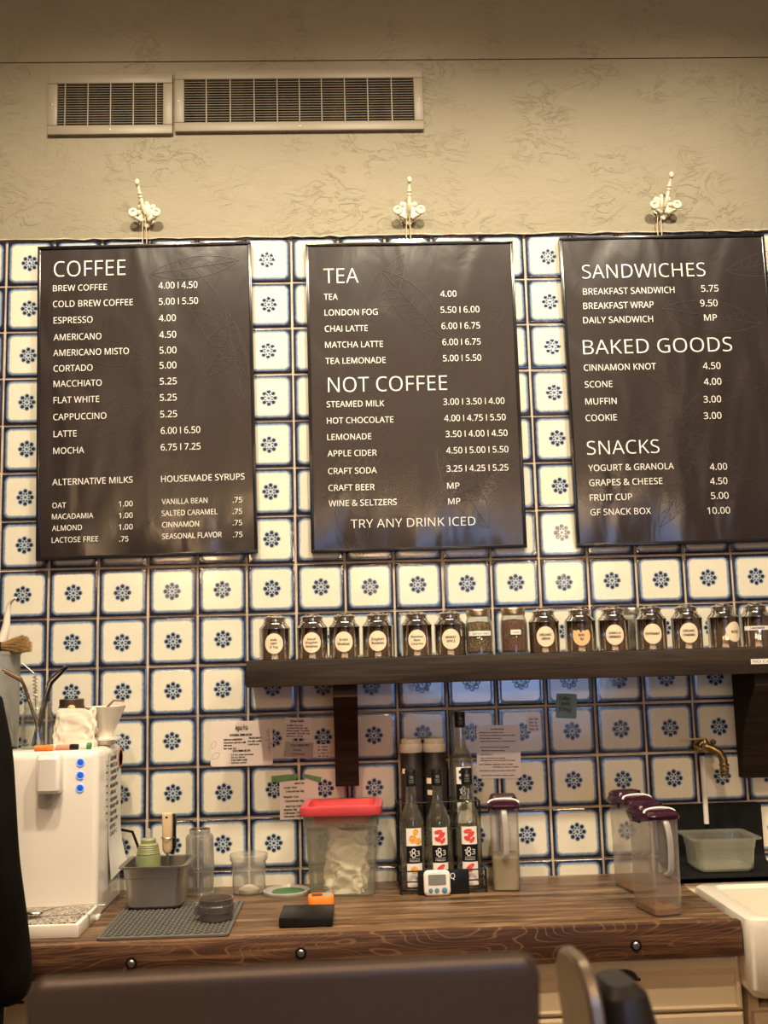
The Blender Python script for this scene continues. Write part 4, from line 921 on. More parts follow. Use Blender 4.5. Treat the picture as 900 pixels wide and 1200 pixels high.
def tp(px, py, Y): q = at(px, py, Y); return (q.x, Y, q.z)
straw((JX+0.020, -0.226, zb_), tp(25, 795, -0.225), tp(3, 784, -0.23), 0.0042, M_STEEL, 'metal_straw', 'bent steel straw reaching furthest toward the grey canister', 'bent metal straws in the jar')
straw((JX+0.024, -0.236, zb_), tp(27, 799, -0.238), tp(6, 787.5, -0.245), 0.0042, plain('bronze_straw', (0.35, 0.22, 0.13), 0.2, 1.0), 'metal_straw', 'bent bronze straw under the steel one facing the canister', 'bent metal straws in the jar')
straw((JX-0.018, -0.202, zb_), tp(57, 798, -0.205), tp(77, 781, -0.20), 0.0044, M_STEEL, 'metal_straw', 'bent straw with the highest tip over the brown jar', 'bent metal straws in the jar')
straw((JX-0.010, -0.213, zb_), tp(60, 801, -0.216), tp(80, 781, -0.222), 0.0044, plain('dark_steel_straw', (0.10, 0.10, 0.11), 0.2, 1.0), 'metal_straw', 'dark bent straw just in front of the highest one', 'bent metal straws in the jar')
br = MB(); p0, p1, p2 = Vector((JX-0.004, -0.21, zb_)), Vector(tp(41, 790, -0.21)), Vector(tp(26, 777, -0.21))
br.tube([p0, p0.lerp(p1, 0.95), p1, p1.lerp(p2, 0.1), p2], 0.0014, n=6)
hel = [p0.lerp(p1, 0.62+0.36*k/40)+Vector((0.006*cos(k*1.1), 0.006*sin(k*1.1), 0)) for k in range(41)]
br.tube(hel, 0.0012, n=5); br = br.build('straw_brush', M_BRUSHED); tag(br, 'twisted wire straw cleaning brush in the jar', 'brush')
# brown jar behind
L = top(81, 850, -0.150)
bj = thing('brown_jar', 'brown glass jar with a dark lid behind the coffee filters', 'jar', (L[0], -0.125, TZ))
MB().lathe([(0.040, 0), (0.0435, 0.005), (0.0435, 0.085), (0.040, 0.097), (0.033, 0.104)], n=36).build('glass_body', M_BROWNGLASS, bj)
MB().lathe([(0.0355, 0.102), (0.0365, 0.104), (0.0365, 0.109), (0.0345, 0.110), (0.0345, 0.128), (0.033, 0.130), (0.001, 0.130)], n=36).build('screw_lid', M_BROWNLID, bj)
# coffee filters
L = top(88.5, 850, -0.235)
cf = thing('coffee_filter_pack', 'crumpled white pack of coffee filters in front of the brown jar', 'filter pack', L)
c = MB(); rg = []; n = 96
for k in range(33):
    k = k/4; z = 0.102*k/8; ring = []
    for i in range(n):
        a = 2*pi*i/n; ex = abs(cos(a))**0.45*(1 if cos(a) > 0 else -1); ez = abs(sin(a))**0.45*(1 if sin(a) > 0 else -1)
        wv = 1+0.05*sin(5*a+k*1.7)+0.03*sin(11*a-k)
        ring.append((0.055*ex*wv*(1-0.10*(k/8)**3), 0.022*ez*wv*(1-0.35*(k/8)**2), z+0.006*sin(3*a)*(k/8)))
    rg.append(ring)
c.rings(rg).crumple(0.007, 30, 3); c.build('filter_stack', M_BAG, cf)
MB().ball((-0.012, 0, 0.109), 0.010, n=6, sc=(1.1, 1, 0.8)).build('bag_clip', plain('tan_clip', (0.60, 0.42, 0.2), 0.5), cf)
# dripper
L = top(123, 850, -0.165)
dp = thing('pour_over_dripper', 'white ceramic pour-over cone dripper on the water dispenser', 'dripper', L)
o = [(0.022, 0.022), (0.024, 0.030), (0.030, 0.045), (0.055, 0.102), (0.057, 0.108)]
MB().lathe(o+[(q-0.004, z) for q, z in reversed(o)], n=40).build('cone', M_CERAMIC, dp)
MB().lathe([(0.026, 0.0), (0.030, 0.002), (0.030, 0.012), (0.036, 0.014), (0.046, 0.016), (0.046, 0.021), (0.024, 0.023)], n=40).build('base_plate', M_CERAMIC, dp)
sq = MB(); A, B = at(124, 832, -0.15), at(144, 821, -0.14)
sq.tube([(A.x-0.01, -0.165, A.z-0.03), (A.x+0.005, -0.155, A.z+0.008), (A.x+0.022, -0.148, A.z+0.026), (B.x-0.006, -0.14, B.z), (B.x+0.003, -0.14, B.z-0.003)], [0.006, 0.006, 0.006, 0.005, 0.004], n=10, flat=0.5)
sq = sq.build('coffee_scoop', plain('brown_wood_scoop', (0.12, 0.06, 0.03), 0.45)); tag(sq, 'brown curved scoop handle resting in the white dripper', 'scoop')
# pens on the top edge
def pen(px0, px1, py, Y, r, mats, label):
    a, b = at(px0, py, Y), at(px1, py, Y); Lh = (b.x-a.x)
    t = thing('marker_pen', label, 'pen', (a.x, Y, TZ+r+0.0005), group='markers on the dispenser')
    MB().tube([(0, 0, 0), (Lh*0.62, 0, 0)], r, n=12).build('barrel', mats[0], t)
    MB().tube([(Lh*0.62, 0, 0), (Lh*0.66, 0, 0), (Lh, 0, 0)], [r*1.02, r*1.12, r*1.05], n=12).build('cap', mats[1], t)
pen(41, 62, 875, -0.322, 0.0075, (M_ORANGE, M_ORANGE), 'orange marker at the front edge of the dispenser top')
pen(43, 68, 874, -0.300, 0.007, (M_BLACKPL, M_WHITEPL), 'black and white marker lying behind the orange marker')
pen(66, 92, 873, -0.305, 0.007, (plain('salmon_plastic', (0.6, 0.25, 0.15), 0.4), M_BLACKPL), 'salmon marker with a black cap before the filters')
pen(94, 107, 872, -0.300, 0.008, (M_WHITEPL, plain('green_plastic', (0.03, 0.20, 0.06), 0.4)), 'white marker with a green cap before the dripper')
# grey canister, brush, ceramic spoon
ca = at(22, 820, -0.125); rC = 0.062
cn = thing('tall_canister', 'tall grey metal canister at the edge of the dispenser top', 'canister', (ca.x-rC, -0.125, TZ))
P = at(10, 763, -0.187); HC = P.z-TZ
o = [(rC-0.003, 0), (rC, 0.003), (rC, HC-0.012), (rC+0.0015, HC-0.010), (rC+0.0015, HC)]
MB().lathe(o+[(rC-0.003, HC), (rC-0.003, 0.006)], n=48).build('wall', M_CANISTER, cn)
wood = MB()
A, B = at(1, 756, -0.15), at(36, 753, -0.15)
bs = thing('bristle_brush', 'tan bristle brush with black collar lying on the grey canister', 'brush', (A.x, -0.15, TZ+HC+0.011))
MB().tube([(-0.14, 0.02, 0.004), (-0.06, 0.01, 0.004), (-0.015, 0, 0.003)], [0.006, 0.009, 0.010], n=12).build('handle', M_BRACKET, bs)
MB().tube([(-0.02, 0, 0.003), (0.004, 0, 0.003)], 0.0135, n=16).build('ferrule', M_BLACKPL, bs)
bb = MB()
for k in range(420):
    a = random.uniform(0, 2*pi); r0 = 0.011*math.sqrt(random.random()); sp_ = random.uniform(0.86, 1.0)*(1.0-0.22*(r0/0.011)**2)
    y0, z0 = r0*cos(a), r0*sin(a); Lb = 0.092*sp_
    tip = (Lb, y0*3.6+random.uniform(-.004, .004), max(-0.014, z0*3.2-0.001+random.uniform(-.003, .003)))
    bb.tube([(0.002, y0, 0.003+z0), (Lb*0.55, y0*2.2, 0.003+z0*2.2), tip], [0.0007, 0.0007, 0.0004], n=4, cap=False)
ob = bb.build('bristles', M_BRISTLE, bs, smooth=0)
pts = [tp(-8, 775, -0.10), tp(2, 752, -0.10), tp(7, 735, -0.10), tp(9, 718, -0.10), tp(12, 706, -0.105), tp(18.5, 700.5, -0.115)]
# smooth the curve
def smooth(pts, k=5):
    P = [Vector(p) for p in pts]; out = []
    for i in range(len(P)-1):
        p0, p1, p2, p3 = P[max(i-1, 0)], P[i], P[i+1], P[min(i+2, len(P)-1)]
        for j in range(k):
            t_ = j/k; out.append(0.5*((2*p1)+(-p0+p2)*t_+(2*p0-5*p1+4*p2-p3)*t_*t_+(-p0+3*p1-3*p2+p3)*t_**3))
    return out+[P[-1]]
sm = smooth(pts); rad = [0.020-(0.020-0.0035)*(i/(len(sm)-1))**0.7 for i in range(len(sm))]
sw = MB().tube([Vector((sm[0].x-0.012, -0.105, TZ+0.02))]+sm, [0.012]+rad, n=16).build('ceramic_ladle', M_CERAMIC); tag(sw, 'white curved ceramic handle rising out of the grey canister', 'ladle')

# ------------------------------------------------------------------ counter: grey mat group
gm = thing('drying_mat', 'grey silicone drying mat with ridges at the counter edge', 'mat', (0.523, -0.400, CZ))
m_ = MB(); hx, hy = 0.158, 0.180
m_.rr([(hx-0.001, hy-0.001, 0.012, 0), (hx, hy, 0.012, 0.001), (hx, hy, 0.012, 0.0055), (hx-0.002, hy-0.002, 0.011, 0.007), (hx-0.007, hy-0.007, 0.009, 0.007), (hx-0.009, hy-0.009, 0.008, 0.0035)], n=5)
m_.build('tray_base', M_GREYSIL, gm)
rd = MB()
for i in range(25):
    for j in range(14):
        x = -hx+0.015+i*0.0119; y = -hy+0.020+j*0.0242+(0.0121 if i % 2 else 0)
        if y > hy-0.018: continue
        rd.box(-0.0031, 0.0031, -0.0105, 0.0105, 0.003, 0.0072, 0.0012, seg=1, M=T(x, y, 0) @ RZ(R(-16)))
rd.build('ridges', M_GREYSIL, gm)
GZ = CZ+0.0072
pan = food_pan('steel_food_pan', 'small stainless steel pan on the grey drying mat', 'pan', (0.450, -0.232, GZ), 0.085, 0.082, 0.112, M_BRUSHED, 0.86, 0.30, lip=0.007)
PX, PY = 0.450, -0.232
P = at(175, 1000, -0.225)
sb = thing('squeeze_bottle', 'sage green squeeze bottle with a clear nozzle standing in the steel pan', 'bottle', (P.x, -0.238, GZ+0.004))
MB().lathe([(0.030, 0), (0.033, 0.003), (0.033, 0.122), (0.031, 0.128)], n=36).build('body', M_SAGE, sb)
pr = [(0.031, 0.127)]
for k in range(5): pr += [(0.0300-0.0012*k, 0.1295+0.0052*k), (0.0318-0.0012*k, 0.1315+0.0052*k), (0.0300-0.0012*k, 0.1335+0.0052*k)]
MB().lathe(pr+[(0.021, 0.156), (0.020, 0.157), (0.0205, 0.166), (0.018, 0.169), (0.008, 0.170)], n=36).build('screw_cap', plain('sage_cap', (0.26, 0.27, 0.13), 0.4), sb)
MB().lathe([(0.0065, 0.169), (0.0055, 0.190), (0.0045, 0.194), (0.002, 0.195)], n=14).build('nozzle', M_HANDLE, sb)
fr_ = thing('milk_frother', 'ivory and black handheld frother standing in the steel pan', 'frother', (at(196, 1000, -0.20).x, -0.195, GZ+0.006))
H = lambda py: at(195, py, -0.195).z-(GZ+0.006)
z1, z2 = H(999), H(953)
MB().rr([(0.009, 0.010, 0.006, z1), (0.0135, 0.013, 0.008, z1+0.010), (0.0145, 0.014, 0.007, z2-0.02), (0.0135, 0.013, 0.005, z2-0.001), (0.0125, 0.012, 0.004, z2)], n=5).build('grip', M_IVORY, fr_)
MB().rr([(0.012, 0.009, 0.005, z1-0.004, 0.004, 0.012), (0.017, 0.012, 0.006, z1+0.012, 0.004, 0.012), (0.017, 0.012, 0.006, z2-0.010, 0.004, 0.012), (0.014, 0.010, 0.005, z2-0.004, 0.004, 0.012)], n=5).build('back_shell', M_BLACKPL, fr_)
MB().box(-0.004, 0.003, -0.0136, -0.012, z2-0.014, z2-0.007).build('switch', M_BLACKPL, fr_)
MB().tube([(0.0175*cos(a), 0.0175*sin(a)-0.001, (z1+z2)/2-0.012) for a in [2*pi*k/24 for k in range(25)]], 0.0014, n=6, cap=False).build('wire_ring', M_BRUSHED, fr_)
wh = MB().tube([(0, 0, z1+0.004), (0, 0, 0.012)], 0.0042, n=10); wh.tube([(0.011*cos(a), 0.011*sin(a), 0.006+0.002*sin(6*a)) for a in [2*pi*k/30 for k in range(31)]], 0.0015, n=5, cap=False); wh.box(-0.011, 0.011, -0.001, 0.001, 0.005, 0.012); wh.build('whisk_shaft', M_BRUSHED, fr_)
# ribbed shaker cup
tc_ = thing('ribbed_tumbler', 'upside down clear ribbed plastic tumbler near the tiles', 'tumbler', (0.545, -0.105, CZ))
n = 144; rg = []
prof = [(0.0400, 0.0), (0.0410, 0.003), (0.0400, 0.008), (0.0365, 0.012), (0.0385, 0.075), (0.0400, 0.078), (0.0390, 0.082), (0.0385, 0.090), (0.0375, 0.160), (0.0350, 0.166), (0.0300, 0.168), (0.0295, 0.180), (0.0280, 0.182)]
def ring(r, z, rib): return [((r+(0.0020*cos(24*2*pi*i/n) if rib else 0))*cos(2*pi*i/n), (r+(0.0020*cos(24*2*pi*i/n) if rib else 0))*sin(2*pi*i/n), z) for i in range(n)]
rg = [ring(r, z, 0.011 < z < 0.162) for r, z in prof]+[ring(r-0.003, max(z-0.002, 0.0005), False) for r, z in reversed(prof)]
MB().rings(rg, cap0=False, cap1=False).build('cup_wall', M_RIBBED, tc_)
MB().lathe([(0.0275, 0.1815), (0.001, 0.1815)], n=36, cap0=False).build('cup_base', M_RIBBED, tc_)
# dosing ring
dr = thing('dosing_ring', 'round smoky grey ring cup with a side clasp on the drying mat', 'cup', (0.632, -0.432, GZ))
o = [(0.041, 0), (0.0425, 0.002), (0.0425, 0.018), (0.046, 0.020), (0.046, 0.036), (0.0435, 0.039), (0.0435, 0.050), (0.0445, 0.052)]
MB().lathe(o+[(q-0.004, z) for q, z in reversed(o)]+[(0.037, 0.003)], n=44, cap1=True).build('ring_wall', M_SMOKE, dr)
MB().box(-0.054, -0.040, -0.010, 0.004, 0.012, 0.034, 0.003).build('clasp', M_SMOKE, dr)
# deli cup and lid
dc = thing('deli_cup', 'clear plastic deli cup against the tiles', 'cup', (0.683, -0.095, CZ))
o = [(0.044, 0), (0.046, 0.003), (0.0495, 0.088), (0.053, 0.090), (0.0545, 0.094), (0.0545, 0.105), (0.053, 0.1065)]
MB().lathe(o+[(q-0.0014, max(z, 0.0015)) for q, z in reversed(o)], n=44).build('cup_wall', M_DELI, dc)
MB().lathe([(0.030, 0.0022), (0.030, 0.010), (0.012, 0.020), (0.001, 0.022)], n=24).build('sugar', plain('pale_sugar', (0.66, 0.60, 0.47), 0.7), dc)
dl = thing('cup_cover', 'clear plastic lid with green centre lying on the counter', 'lid', (0.792, -0.128, CZ))
o = [(0.064, 0), (0.066, 0.004), (0.066, 0.011), (0.062, 0.012), (0.058, 0.006)]
MB().lathe(o+[(0.03, 0.0055), (0.001, 0.0055)], n=44, cap1=False).build('rim', M_HANDLE, dl)
MB().lathe([(0.045, 0.0058), (0.045, 0.0075), (0.001, 0.0080)], n=36, c=(0.004, 0, 0)).build('matcha_residue', plain('matcha_green', (0.05, 0.14, 0.04), 0.7), dl)
# red lid container
rc = thing('storage_container', 'clear square storage container with a red lid and a bag inside', 'container', (0.953, -0.118, CZ), rz=R(-3))
H = 0.232
o = [(0.086, 0.072, 0.018, 0), (0.090, 0.076, 0.02, 0.004), (0.101, 0.086, 0.022, H*0.80), (0.105, 0.090, 0.022, H*0.815), (0.107, 0.092, 0.022, H)]
MB().rr(o+[(a-0.0025, b-0.0025, c, max(z, 0.003)) for a, b, c, z in reversed(o)], n=6).build('tub', M_CRATE, rc)
ldm = MB().rr([(0.108, 0.093, 0.022, H-0.012), (0.114, 0.099, 0.026, H-0.012), (0.116, 0.101, 0.026, H-0.004), (0.114, 0.099, 0.026, H+0.010), (0.106, 0.091, 0.022, H+0.013), (0.094, 0.079, 0.018, H+0.012), (0.090, 0.075, 0.018, H-0.006), (0.080, 0.065, 0.018, H-0.008)], n=6, cap0=False)
ldm.build('lid', M_RED, rc)
MB().rr([(0.075, 0.060, 0.015, H-0.040), (0.086, 0.072, 0.018, H-0.009)], n=6, cap0=True, cap1=False).build('lid_insert', M_RED, rc)
bg = thing('powder_bag', 'crumpled pale bag inside the red lidded container', 'bag', (0.960, -0.118, CZ+0.004))
rg = []; n = 120
for k in range(60):
    u = k/59; z = 0.172*u; ring = []
    for i in range(n):
        a = 2*pi*i/n; ex = math.copysign(abs(cos(a))**0.55, cos(a)); ez = math.copysign(abs(sin(a))**0.55, sin(a))
        wv = 1+0.06*sin(4*a+5*u)+0.05*sin(9*a-7*u)
        ring.append(((0.058-0.006*u)*ex*wv+0.01*u, (0.058-0.030*u)*ez*wv, z+0.008*sin(2*a+1)*u))
    rg.append(ring)
MB().rings(rg).crumple(0.020, 24, 5).build('bag_skin', M_BAG, bg, smooth=60)
# scale and orange timer
sca = thing('kitchen_scale', 'flat black square kitchen scale near the counter edge', 'scale', (0.864, -0.456, CZ), rz=R(-1))
MB().box(-0.066, 0.066, -0.068, 0.068, 0.003, 0.025, 0.002).build('platform', M_BLACKPL, sca)
for sx in (-1, 1):
    for sy in (-1, 1): MB().lathe([(0.006, 0), (0.006, 0.004)], n=10, c=(sx*0.055, sy*0.055, 0)).build('foot', M_RUBBER, sca)
ot = thing('orange_timer', 'orange digital timer lying behind the black scale', 'timer', (0.893, -0.283, CZ), rz=R(3))
MB().rr([(0.032, 0.030, 0.014, 0), (0.035, 0.033, 0.016, 0.004), (0.035, 0.033, 0.016, 0.020), (0.033, 0.031, 0.014, 0.025), (0.030, 0.028, 0.012, 0.026)], n=6).build('case', M_ORANGE, ot)
MB().box(-0.024, 0.004, -0.016, 0.014, 0.0262, 0.0272, 0.0004).build('screen', M_DARKLCD, ot)
MB().rr([(0.010, 0.015, 0.006, 0.0262, 0.018, 0), (0.009, 0.014, 0.006, 0.029, 0.018, 0)], n=5).build('button_pad', plain('grey_button_pad', (0.30, 0.32, 0.34), 0.4), ot)

# ------------------------------------------------------------------ syrup rack
rk = thing('bottle_rack', 'two tier black wire rack holding the syrup bottles', 'rack', (1.231, -0.115, CZ))
rw = MB(); hx, ya, yb, yc = 0.118, -0.082, 0.012, 0.100
def wire(pts, r=0.0022): rw.tube([Vector(p) for p in pts], r, n=7)
for z in (0.006, 0.034, 0.062): wire([(-hx, ya, z), (hx, ya, z)]); wire([(-hx, ya, z), (-hx, yb, z)]); wire([(hx, ya, z), (hx, yb, z)])
for x in (-hx, hx):
    wire([(x, ya, 0.0), (x, ya, 0.064)], 0.003); wire([(x, yb, 0.0), (x, yb, 0.236)], 0.003); wire([(x, yc, 0.0), (x, yc, 0.236)], 0.003)
    for z in (0.160, 0.196, 0.234): wire([(x, yb, z), (x, yc, z)])
for z in (0.160, 0.234): wire([(-hx, yb, z), (hx, yb, z)]); wire([(-hx, yc, z), (hx, yc, z)])
for k in range(9):
    x = -hx+2*hx*k/8
    wire([(x, ya, 0.004), (x, yb, 0.004)], 0.0016); wire([(x, yb, 0.158), (x, yc, 0.158)], 0.0016)
rw.build('wire_frame', M_BLACKPL, rk)
def bottle_profile(s=1.0):
    p = [(0.028, 0.0), (0.0335, 0.003), (0.0345, 0.008), (0.0345, 0.182)]
    for k in range(1, 9):
        a = k/8; p.append((0.0345-(0.0345-0.0150)*(0.5-0.5*cos(pi*a))**0.85, 0.182+0.066*a))
    p += [(0.0138, 0.27), (0.0132, 0.300)]
    return p
SYR = {'orange': clear('orange_syrup', (0.80, 0.58, 0.24), 0.28, (0.42, 0.22, 0.05), 0.1, 0.4), 'red': clear('red_syrup', (0.70, 0.26, 0.14), 0.35, (0.36, 0.06, 0.03), 0.1, 0.4), 'green': clear('pale_syrup', (0.86, 0.84, 0.70), 0.2, (0.45, 0.42, 0.30), 0.1, 0.4)}
def label_patch(name, parent, z0, z1, w, mat, r=0.0345, off=0.0, a0=0.0):
    n = 8; vs = []
    for i in range(n+1):
        for z in (z0, z1):
            a = a0+(-w+2*w*i/n)/r-pi/2; vs.append(((r+0.0005+off)*cos(a), (r+0.0005+off)*sin(a), z))
    return MB().add(vs, [(2*i, 2*i+2, 2*i+3, 2*i+1) for i in range(n)]).build(name, mat, parent)
def bottle(loc, label, fruit, syr, level, rz, grp='syrup bottles in the wire rack'):
    t = thing('syrup_bottle', label, 'bottle', loc, rz=rz, group=grp)
    p = bottle_profile()
    MB().lathe(p+[(q-0.003, max(z, 0.006)) for q, z in reversed(p)], n=36).build('glass_body', M_BOTTLE, t)
    lq = [(q-0.0036, max(z, 0.007)) for q, z in p if z < level]
    if syr: MB().lathe(lq+[(0.001, lq[-1][1]+0.001)], n=32).build('syrup', SYR[syr], t)
    cp = MB().lathe([(0.0150, 0.282), (0.0158, 0.283), (0.0158, 0.325), (0.0148, 0.327), (0.001, 0.327)], n=28).build('screw_cap', M_BLACKPL, t)
    def f0(x, y, z): a = x/0.016-pi/2; return (0.0162*cos(a), 0.0162*sin(a), z)
    tx = MB(); tx.text('1883', -0.006, 0.304, 0.012, 0.007, fn=f0); tx.text('FRANCE', -0.007, 0.297, 0.014, 0.0035, fn=f0); tx.text('ROUTIN', -0.007, 0.291, 0.014, 0.0035, fn=f0); tx.build('cap_print', plain('grey_print', (0.35, 0.32, 0.3), 0.5) if 'cp' not in _cache else _cache['cp'], cp, smooth=0)
    _cache.setdefault('cp', bpy.data.materials['grey_print'])
    lb = label_patch('paper_label', t, 0.012, 0.170, 0.0225, M_WHITEPAPER)
    bl = label_patch('black_band', t, 0.075, 0.122, 0.0235, M_BLACKPL, off=0.0003)
    fn = lambda x, y, z: ((0.0356)*cos(x/0.0345-pi/2), (0.0356)*sin(x/0.0345-pi/2), z)
    tx = MB(); tx.text('1', -0.0150, 0.095, None, 0.014, fn=fn); tx.text('8', -0.0088, 0.091, 0.012, 0.024, fn=fn, bold=0.0); tx.text('3', 0.0055, 0.095, 0.009, 0.014, fn=fn)
    tx.text('MAISON ROUTIN', -0.014, 0.0865, 0.028, 0.0025, fn=fn); tx.text('FRANCE', -0.014, 0.0795, 0.028, 0.0045, fn=fn, bold=0.0)
    tx.build('lettering', M_INK, bl, smooth=0)
    fm = MB(); lo = MB(); random.seed(fruit)
    def disc(cx, cz, rx, rz_, a, mi=0):
        vs = [fn(cx, 0, cz)]+[fn(cx+rx*cos(q)*cos(a)-rz_*sin(q)*sin(a), 0, cz+rx*cos(q)*sin(a)+rz_*sin(q)*cos(a)) for q in [2*pi*k/16 for k in range(16)]]
        (fm if cz > 0.1 else lo).add(vs, [(0, 1+k, 1+(k+1) % 16) for k in range(16)], mi)
    if fruit == 'orange':
        for (x, z, r) in ((-0.004, 0.141, 0.011), (0.012, 0.134, 0.009), (0.004, 0.160, 0.008), (-0.002, 0.058, 0.010)):
            disc(x, z, r, r, 0); 
    else:
        for (x, z, a, b, g_) in ((-0.004, 0.158, 0.012, 0.006, 0.2), (0.004, 0.148, 0.013, 0.006, 0.7), (-0.006, 0.138, 0.010, 0.006, -0.5), (0.008, 0.134, 0.010, 0.005, 0.9), (0.000, 0.062, 0.013, 0.006, 0.6), (-0.003, 0.053, 0.011, 0.005, 0.2)): disc(x, z, a, b, g_)
    for q_ in (fm, lo): q_.v and q_.build('fruit_print', {'orange': M_ORANGESLICE, 'berry': M_REDFRUIT, 'melon': M_REDFRUIT, 'none': M_DARKINK}[fruit], lb, smooth=0)
    return t
_cache = {}
RB = CZ+0.0065
for (px, lab, fr0, sy, lv, rz) in ((483.5, 'syrup bottle with an orange slice label in the front of the rack', 'orange', 'orange', 0.15, 0.12), (514.5, 'syrup bottle with strawberry label and deep red syrup', 'berry', 'red', 0.14, 0.05), (550, 'syrup bottle with a red melon label and pale syrup', 'melon', 'green', 0.10, -0.05)):
    P = at(px, 1000, -0.155); bottle((P.x, -0.155, RB), lab, fr0, sy, lv, rz)
P = at(539.5, 870, -0.06); bottle((P.x, -0.062, CZ+0.1605), 'tall clear syrup bottle on the upper tier, nearly empty', 'none', None, 0.03, 0.1)
def dark_bottle(px, label, marks):
    P = at(px, 900, -0.062)
    t = thing('sauce_bottle', label, 'bottle', (P.x, -0.060, CZ+0.1605), group='dark bottles with white caps')
    MB().lathe([(0.030, 0), (0.033, 0.003), (0.033, 0.212), (0.032, 0.215)], n=36).build('body', M_DARKBOT, t)
    MB().lathe([(0.0335, 0.214), (0.0340, 0.216), (0.0340, 0.234), (0.032, 0.237), (0.0300, 0.238), (0.0295, 0.250), (0.028, 0.252), (0.001, 0.252)], n=36).build('cap', plain('off_white_cap', (0.55, 0.46, 0.38), 0.4) if 'oc' not in _cache else _cache['oc'], t)
    _cache.setdefault('oc', bpy.data.materials['off_white_cap'])
    for (x, z, w, h_) in marks:
        q = label_patch('label_patch', t, z, z+h_, w, M_LABEL, r=0.033, a0=x/0.033)
dark_bottle(482.5, 'dark bottle with off-white cap behind the orange syrup', [(-0.028, 0.155, 0.006, 0.014)])
dark_bottle(509.5, 'dark bottle with off-white cap behind the strawberry syrup', [(-0.018, 0.125, 0.012, 0.016), (-0.020, 0.093, 0.008, 0.014)])
# black box and white timer before the rack
P = at(520.5, 1048, -0.215)
bx = thing('card_box', 'black flat box leaning before the syrup rack', 'box', (P.x, -0.206, CZ))
MB().box(-0.071, 0.071, -0.0045, 0.0045, 0.0005, 0.0660, 0.0015).build('box_body', M_BLACKPL, bx)
MB().text('Q', 0.019, 0.042, 0.013, 0.015, y=-0.0048, bold=0.0).build('lettering', M_INK, bx, smooth=0)
P = at(513, 1048, -0.235)
tm = thing('kitchen_timer', 'white digital kitchen timer with three blue buttons', 'timer', (P.x, -0.221, CZ+0.0005), rx=R(-4))
q = MB(); 
def rrp(hw, hh, r, cz=0): 
    out = []
    for (sx, sz, a0) in ((1, -1, -90), (1, 1, 0), (-1, 1, 90), (-1, -1, 180)):
        for k in range(6): a = R(a0+90*k/5); out.append((sx*(hw-r)+r*cos(a), cz+sz*(hh-r)+r*sin(a)))
    return out
rg = [[(x, y, z) for x, z in rrp(0.0365-i_, 0.0335-i_, 0.013, 0.0335)] for (i_, y) in ((0.002, 0.006), (0, 0.004), (0, -0.006), (0.002, -0.009), (0.006, -0.0105))]
q.rings(rg); q.build('case', M_WHITEPL, tm)
MB().prism(rrp(0.0245, 0.0135, 0.003, 0.043), -0.0115, -0.0100).build('screen', M_LCD, tm, smooth=0)
for (x, r) in ((-0.0185, 0.0062), (-0.001, 0.0062), (0.0195, 0.0075)):
    MB().lathe([(r, 0), (r, 0.002), (r*0.8, 0.003), (0.001, 0.0032)], n=18, M=RX(R(90))).build('button', M_BLUEPL, tm, loc=(x, -0.0100, 0.0155))
MB().text('COOL HOUSE', -0.016, 0.0600, 0.032, 0.003, y=-0.0108).build('lettering', M_LCD, tm, smooth=0)

# ------------------------------------------------------------------ pitchers
def pitcher(loc, rz, label, level, liq, H=0.245):
    t = thing('lidded_pitcher', label, 'pitcher', loc, rz=rz, group='purple lidded pitchers')
    D = 0.066
    o = [(0.0355, D-0.006, 0.014, 0), (0.038, D-0.002, 0.016, 0.004), (0.0405, D, 0.016, H)]
    MB().rr(o+[(a-0.002, b-0.002, c, max(z, 0.003)) for a, b, c, z in reversed(o)], n=6).build('body', M_PITCH, t)
    k = level/H
    MB().rr([(0.0335, D-0.007, 0.012, 0.004), (0.0340+0.0030*k, D-0.0046+0.002*k, 0.013, level)], n=6).build('drink', liq, t)
    MB().tube(smooth([(0, -D+0.002, H-0.008), (0.001, -D-0.010, H-0.020), (0.003, -D-0.016, H-0.060), (0.003, -D-0.014, H-0.105), (0.001, -D-0.010, H-0.130), (-0.004, -D+0.001, H-0.138)], 4), 0.0085, n=10, flat=0.5).build('handle', M_HANDLE, t)
    l = MB()
    l.rr([(0.0400, D+0.001, 0.018, H-0.005), (0.0450, D+0.006, 0.020, H-0.005), (0.0455, D+0.0065, 0.020, H+0.003), (0.0425, D+0.002, 0.018, H+0.008), (0.039, 0.032, 0.016, H+0.0125, 0, -0.026), (0.030, 0.020, 0.012, H+0.0165, 0, -0.024)], n=6)
    for i in range(16): l.ball((-0.022+0.011*(i % 5)+0.004*(i // 5), -0.052+0.008*(i // 5), H+0.0105+0.002*(i // 5)), 0.0018, n=4)
    l = l.build('lid', M_PURPLE, t)
    MB().tube([(0.0425*sin(a), -0.030-0.010*(1-cos(a)), H+0.006+0.0125*cos(a)**0.7 if cos(a) > 0 else H+0.006) for a in [R(-86+172*i/16) for i in range(17)]], 0.0032, n=8).build('white_stripe', M_WHITEPL, l)
    fl = MB().rr([(0.038, 0.036, 0.012, H+0.006, 0, 0.032), (0.040, 0.038, 0.014, H+0.013, 0, 0.034), (0.035, 0.034, 0.012, H+0.020, 0, 0.034), (0.026, 0.026, 0.010, H+0.023, 0, 0.034)], n=5)
    for i in range(3): fl.box(-0.036+i*0.002, 0.036-i*0.002, 0.012+0.016*i, 0.017+0.016*i, H+0.016, H+0.0245, 0.001)
    fl.build('pour_flap', M_PURPLE, l)
    MB().rr([(0.030, 0.014, 0.008, H-0.026, 0, D-0.004), (0.040, 0.020, 0.010, H-0.004, 0, D-0.006), (0.036, 0.016, 0.008, H+0.008, 0, D-0.006)], n=5).build('spout_lip', M_PURPLE, l)
    for q in (-1, 1): MB().box(q*0.0405-0.004, q*0.0405+0.004, -0.010, 0.048, H-0.020, H-0.003, 0.003).build('side_latch', M_PURPLE, l)
    return t
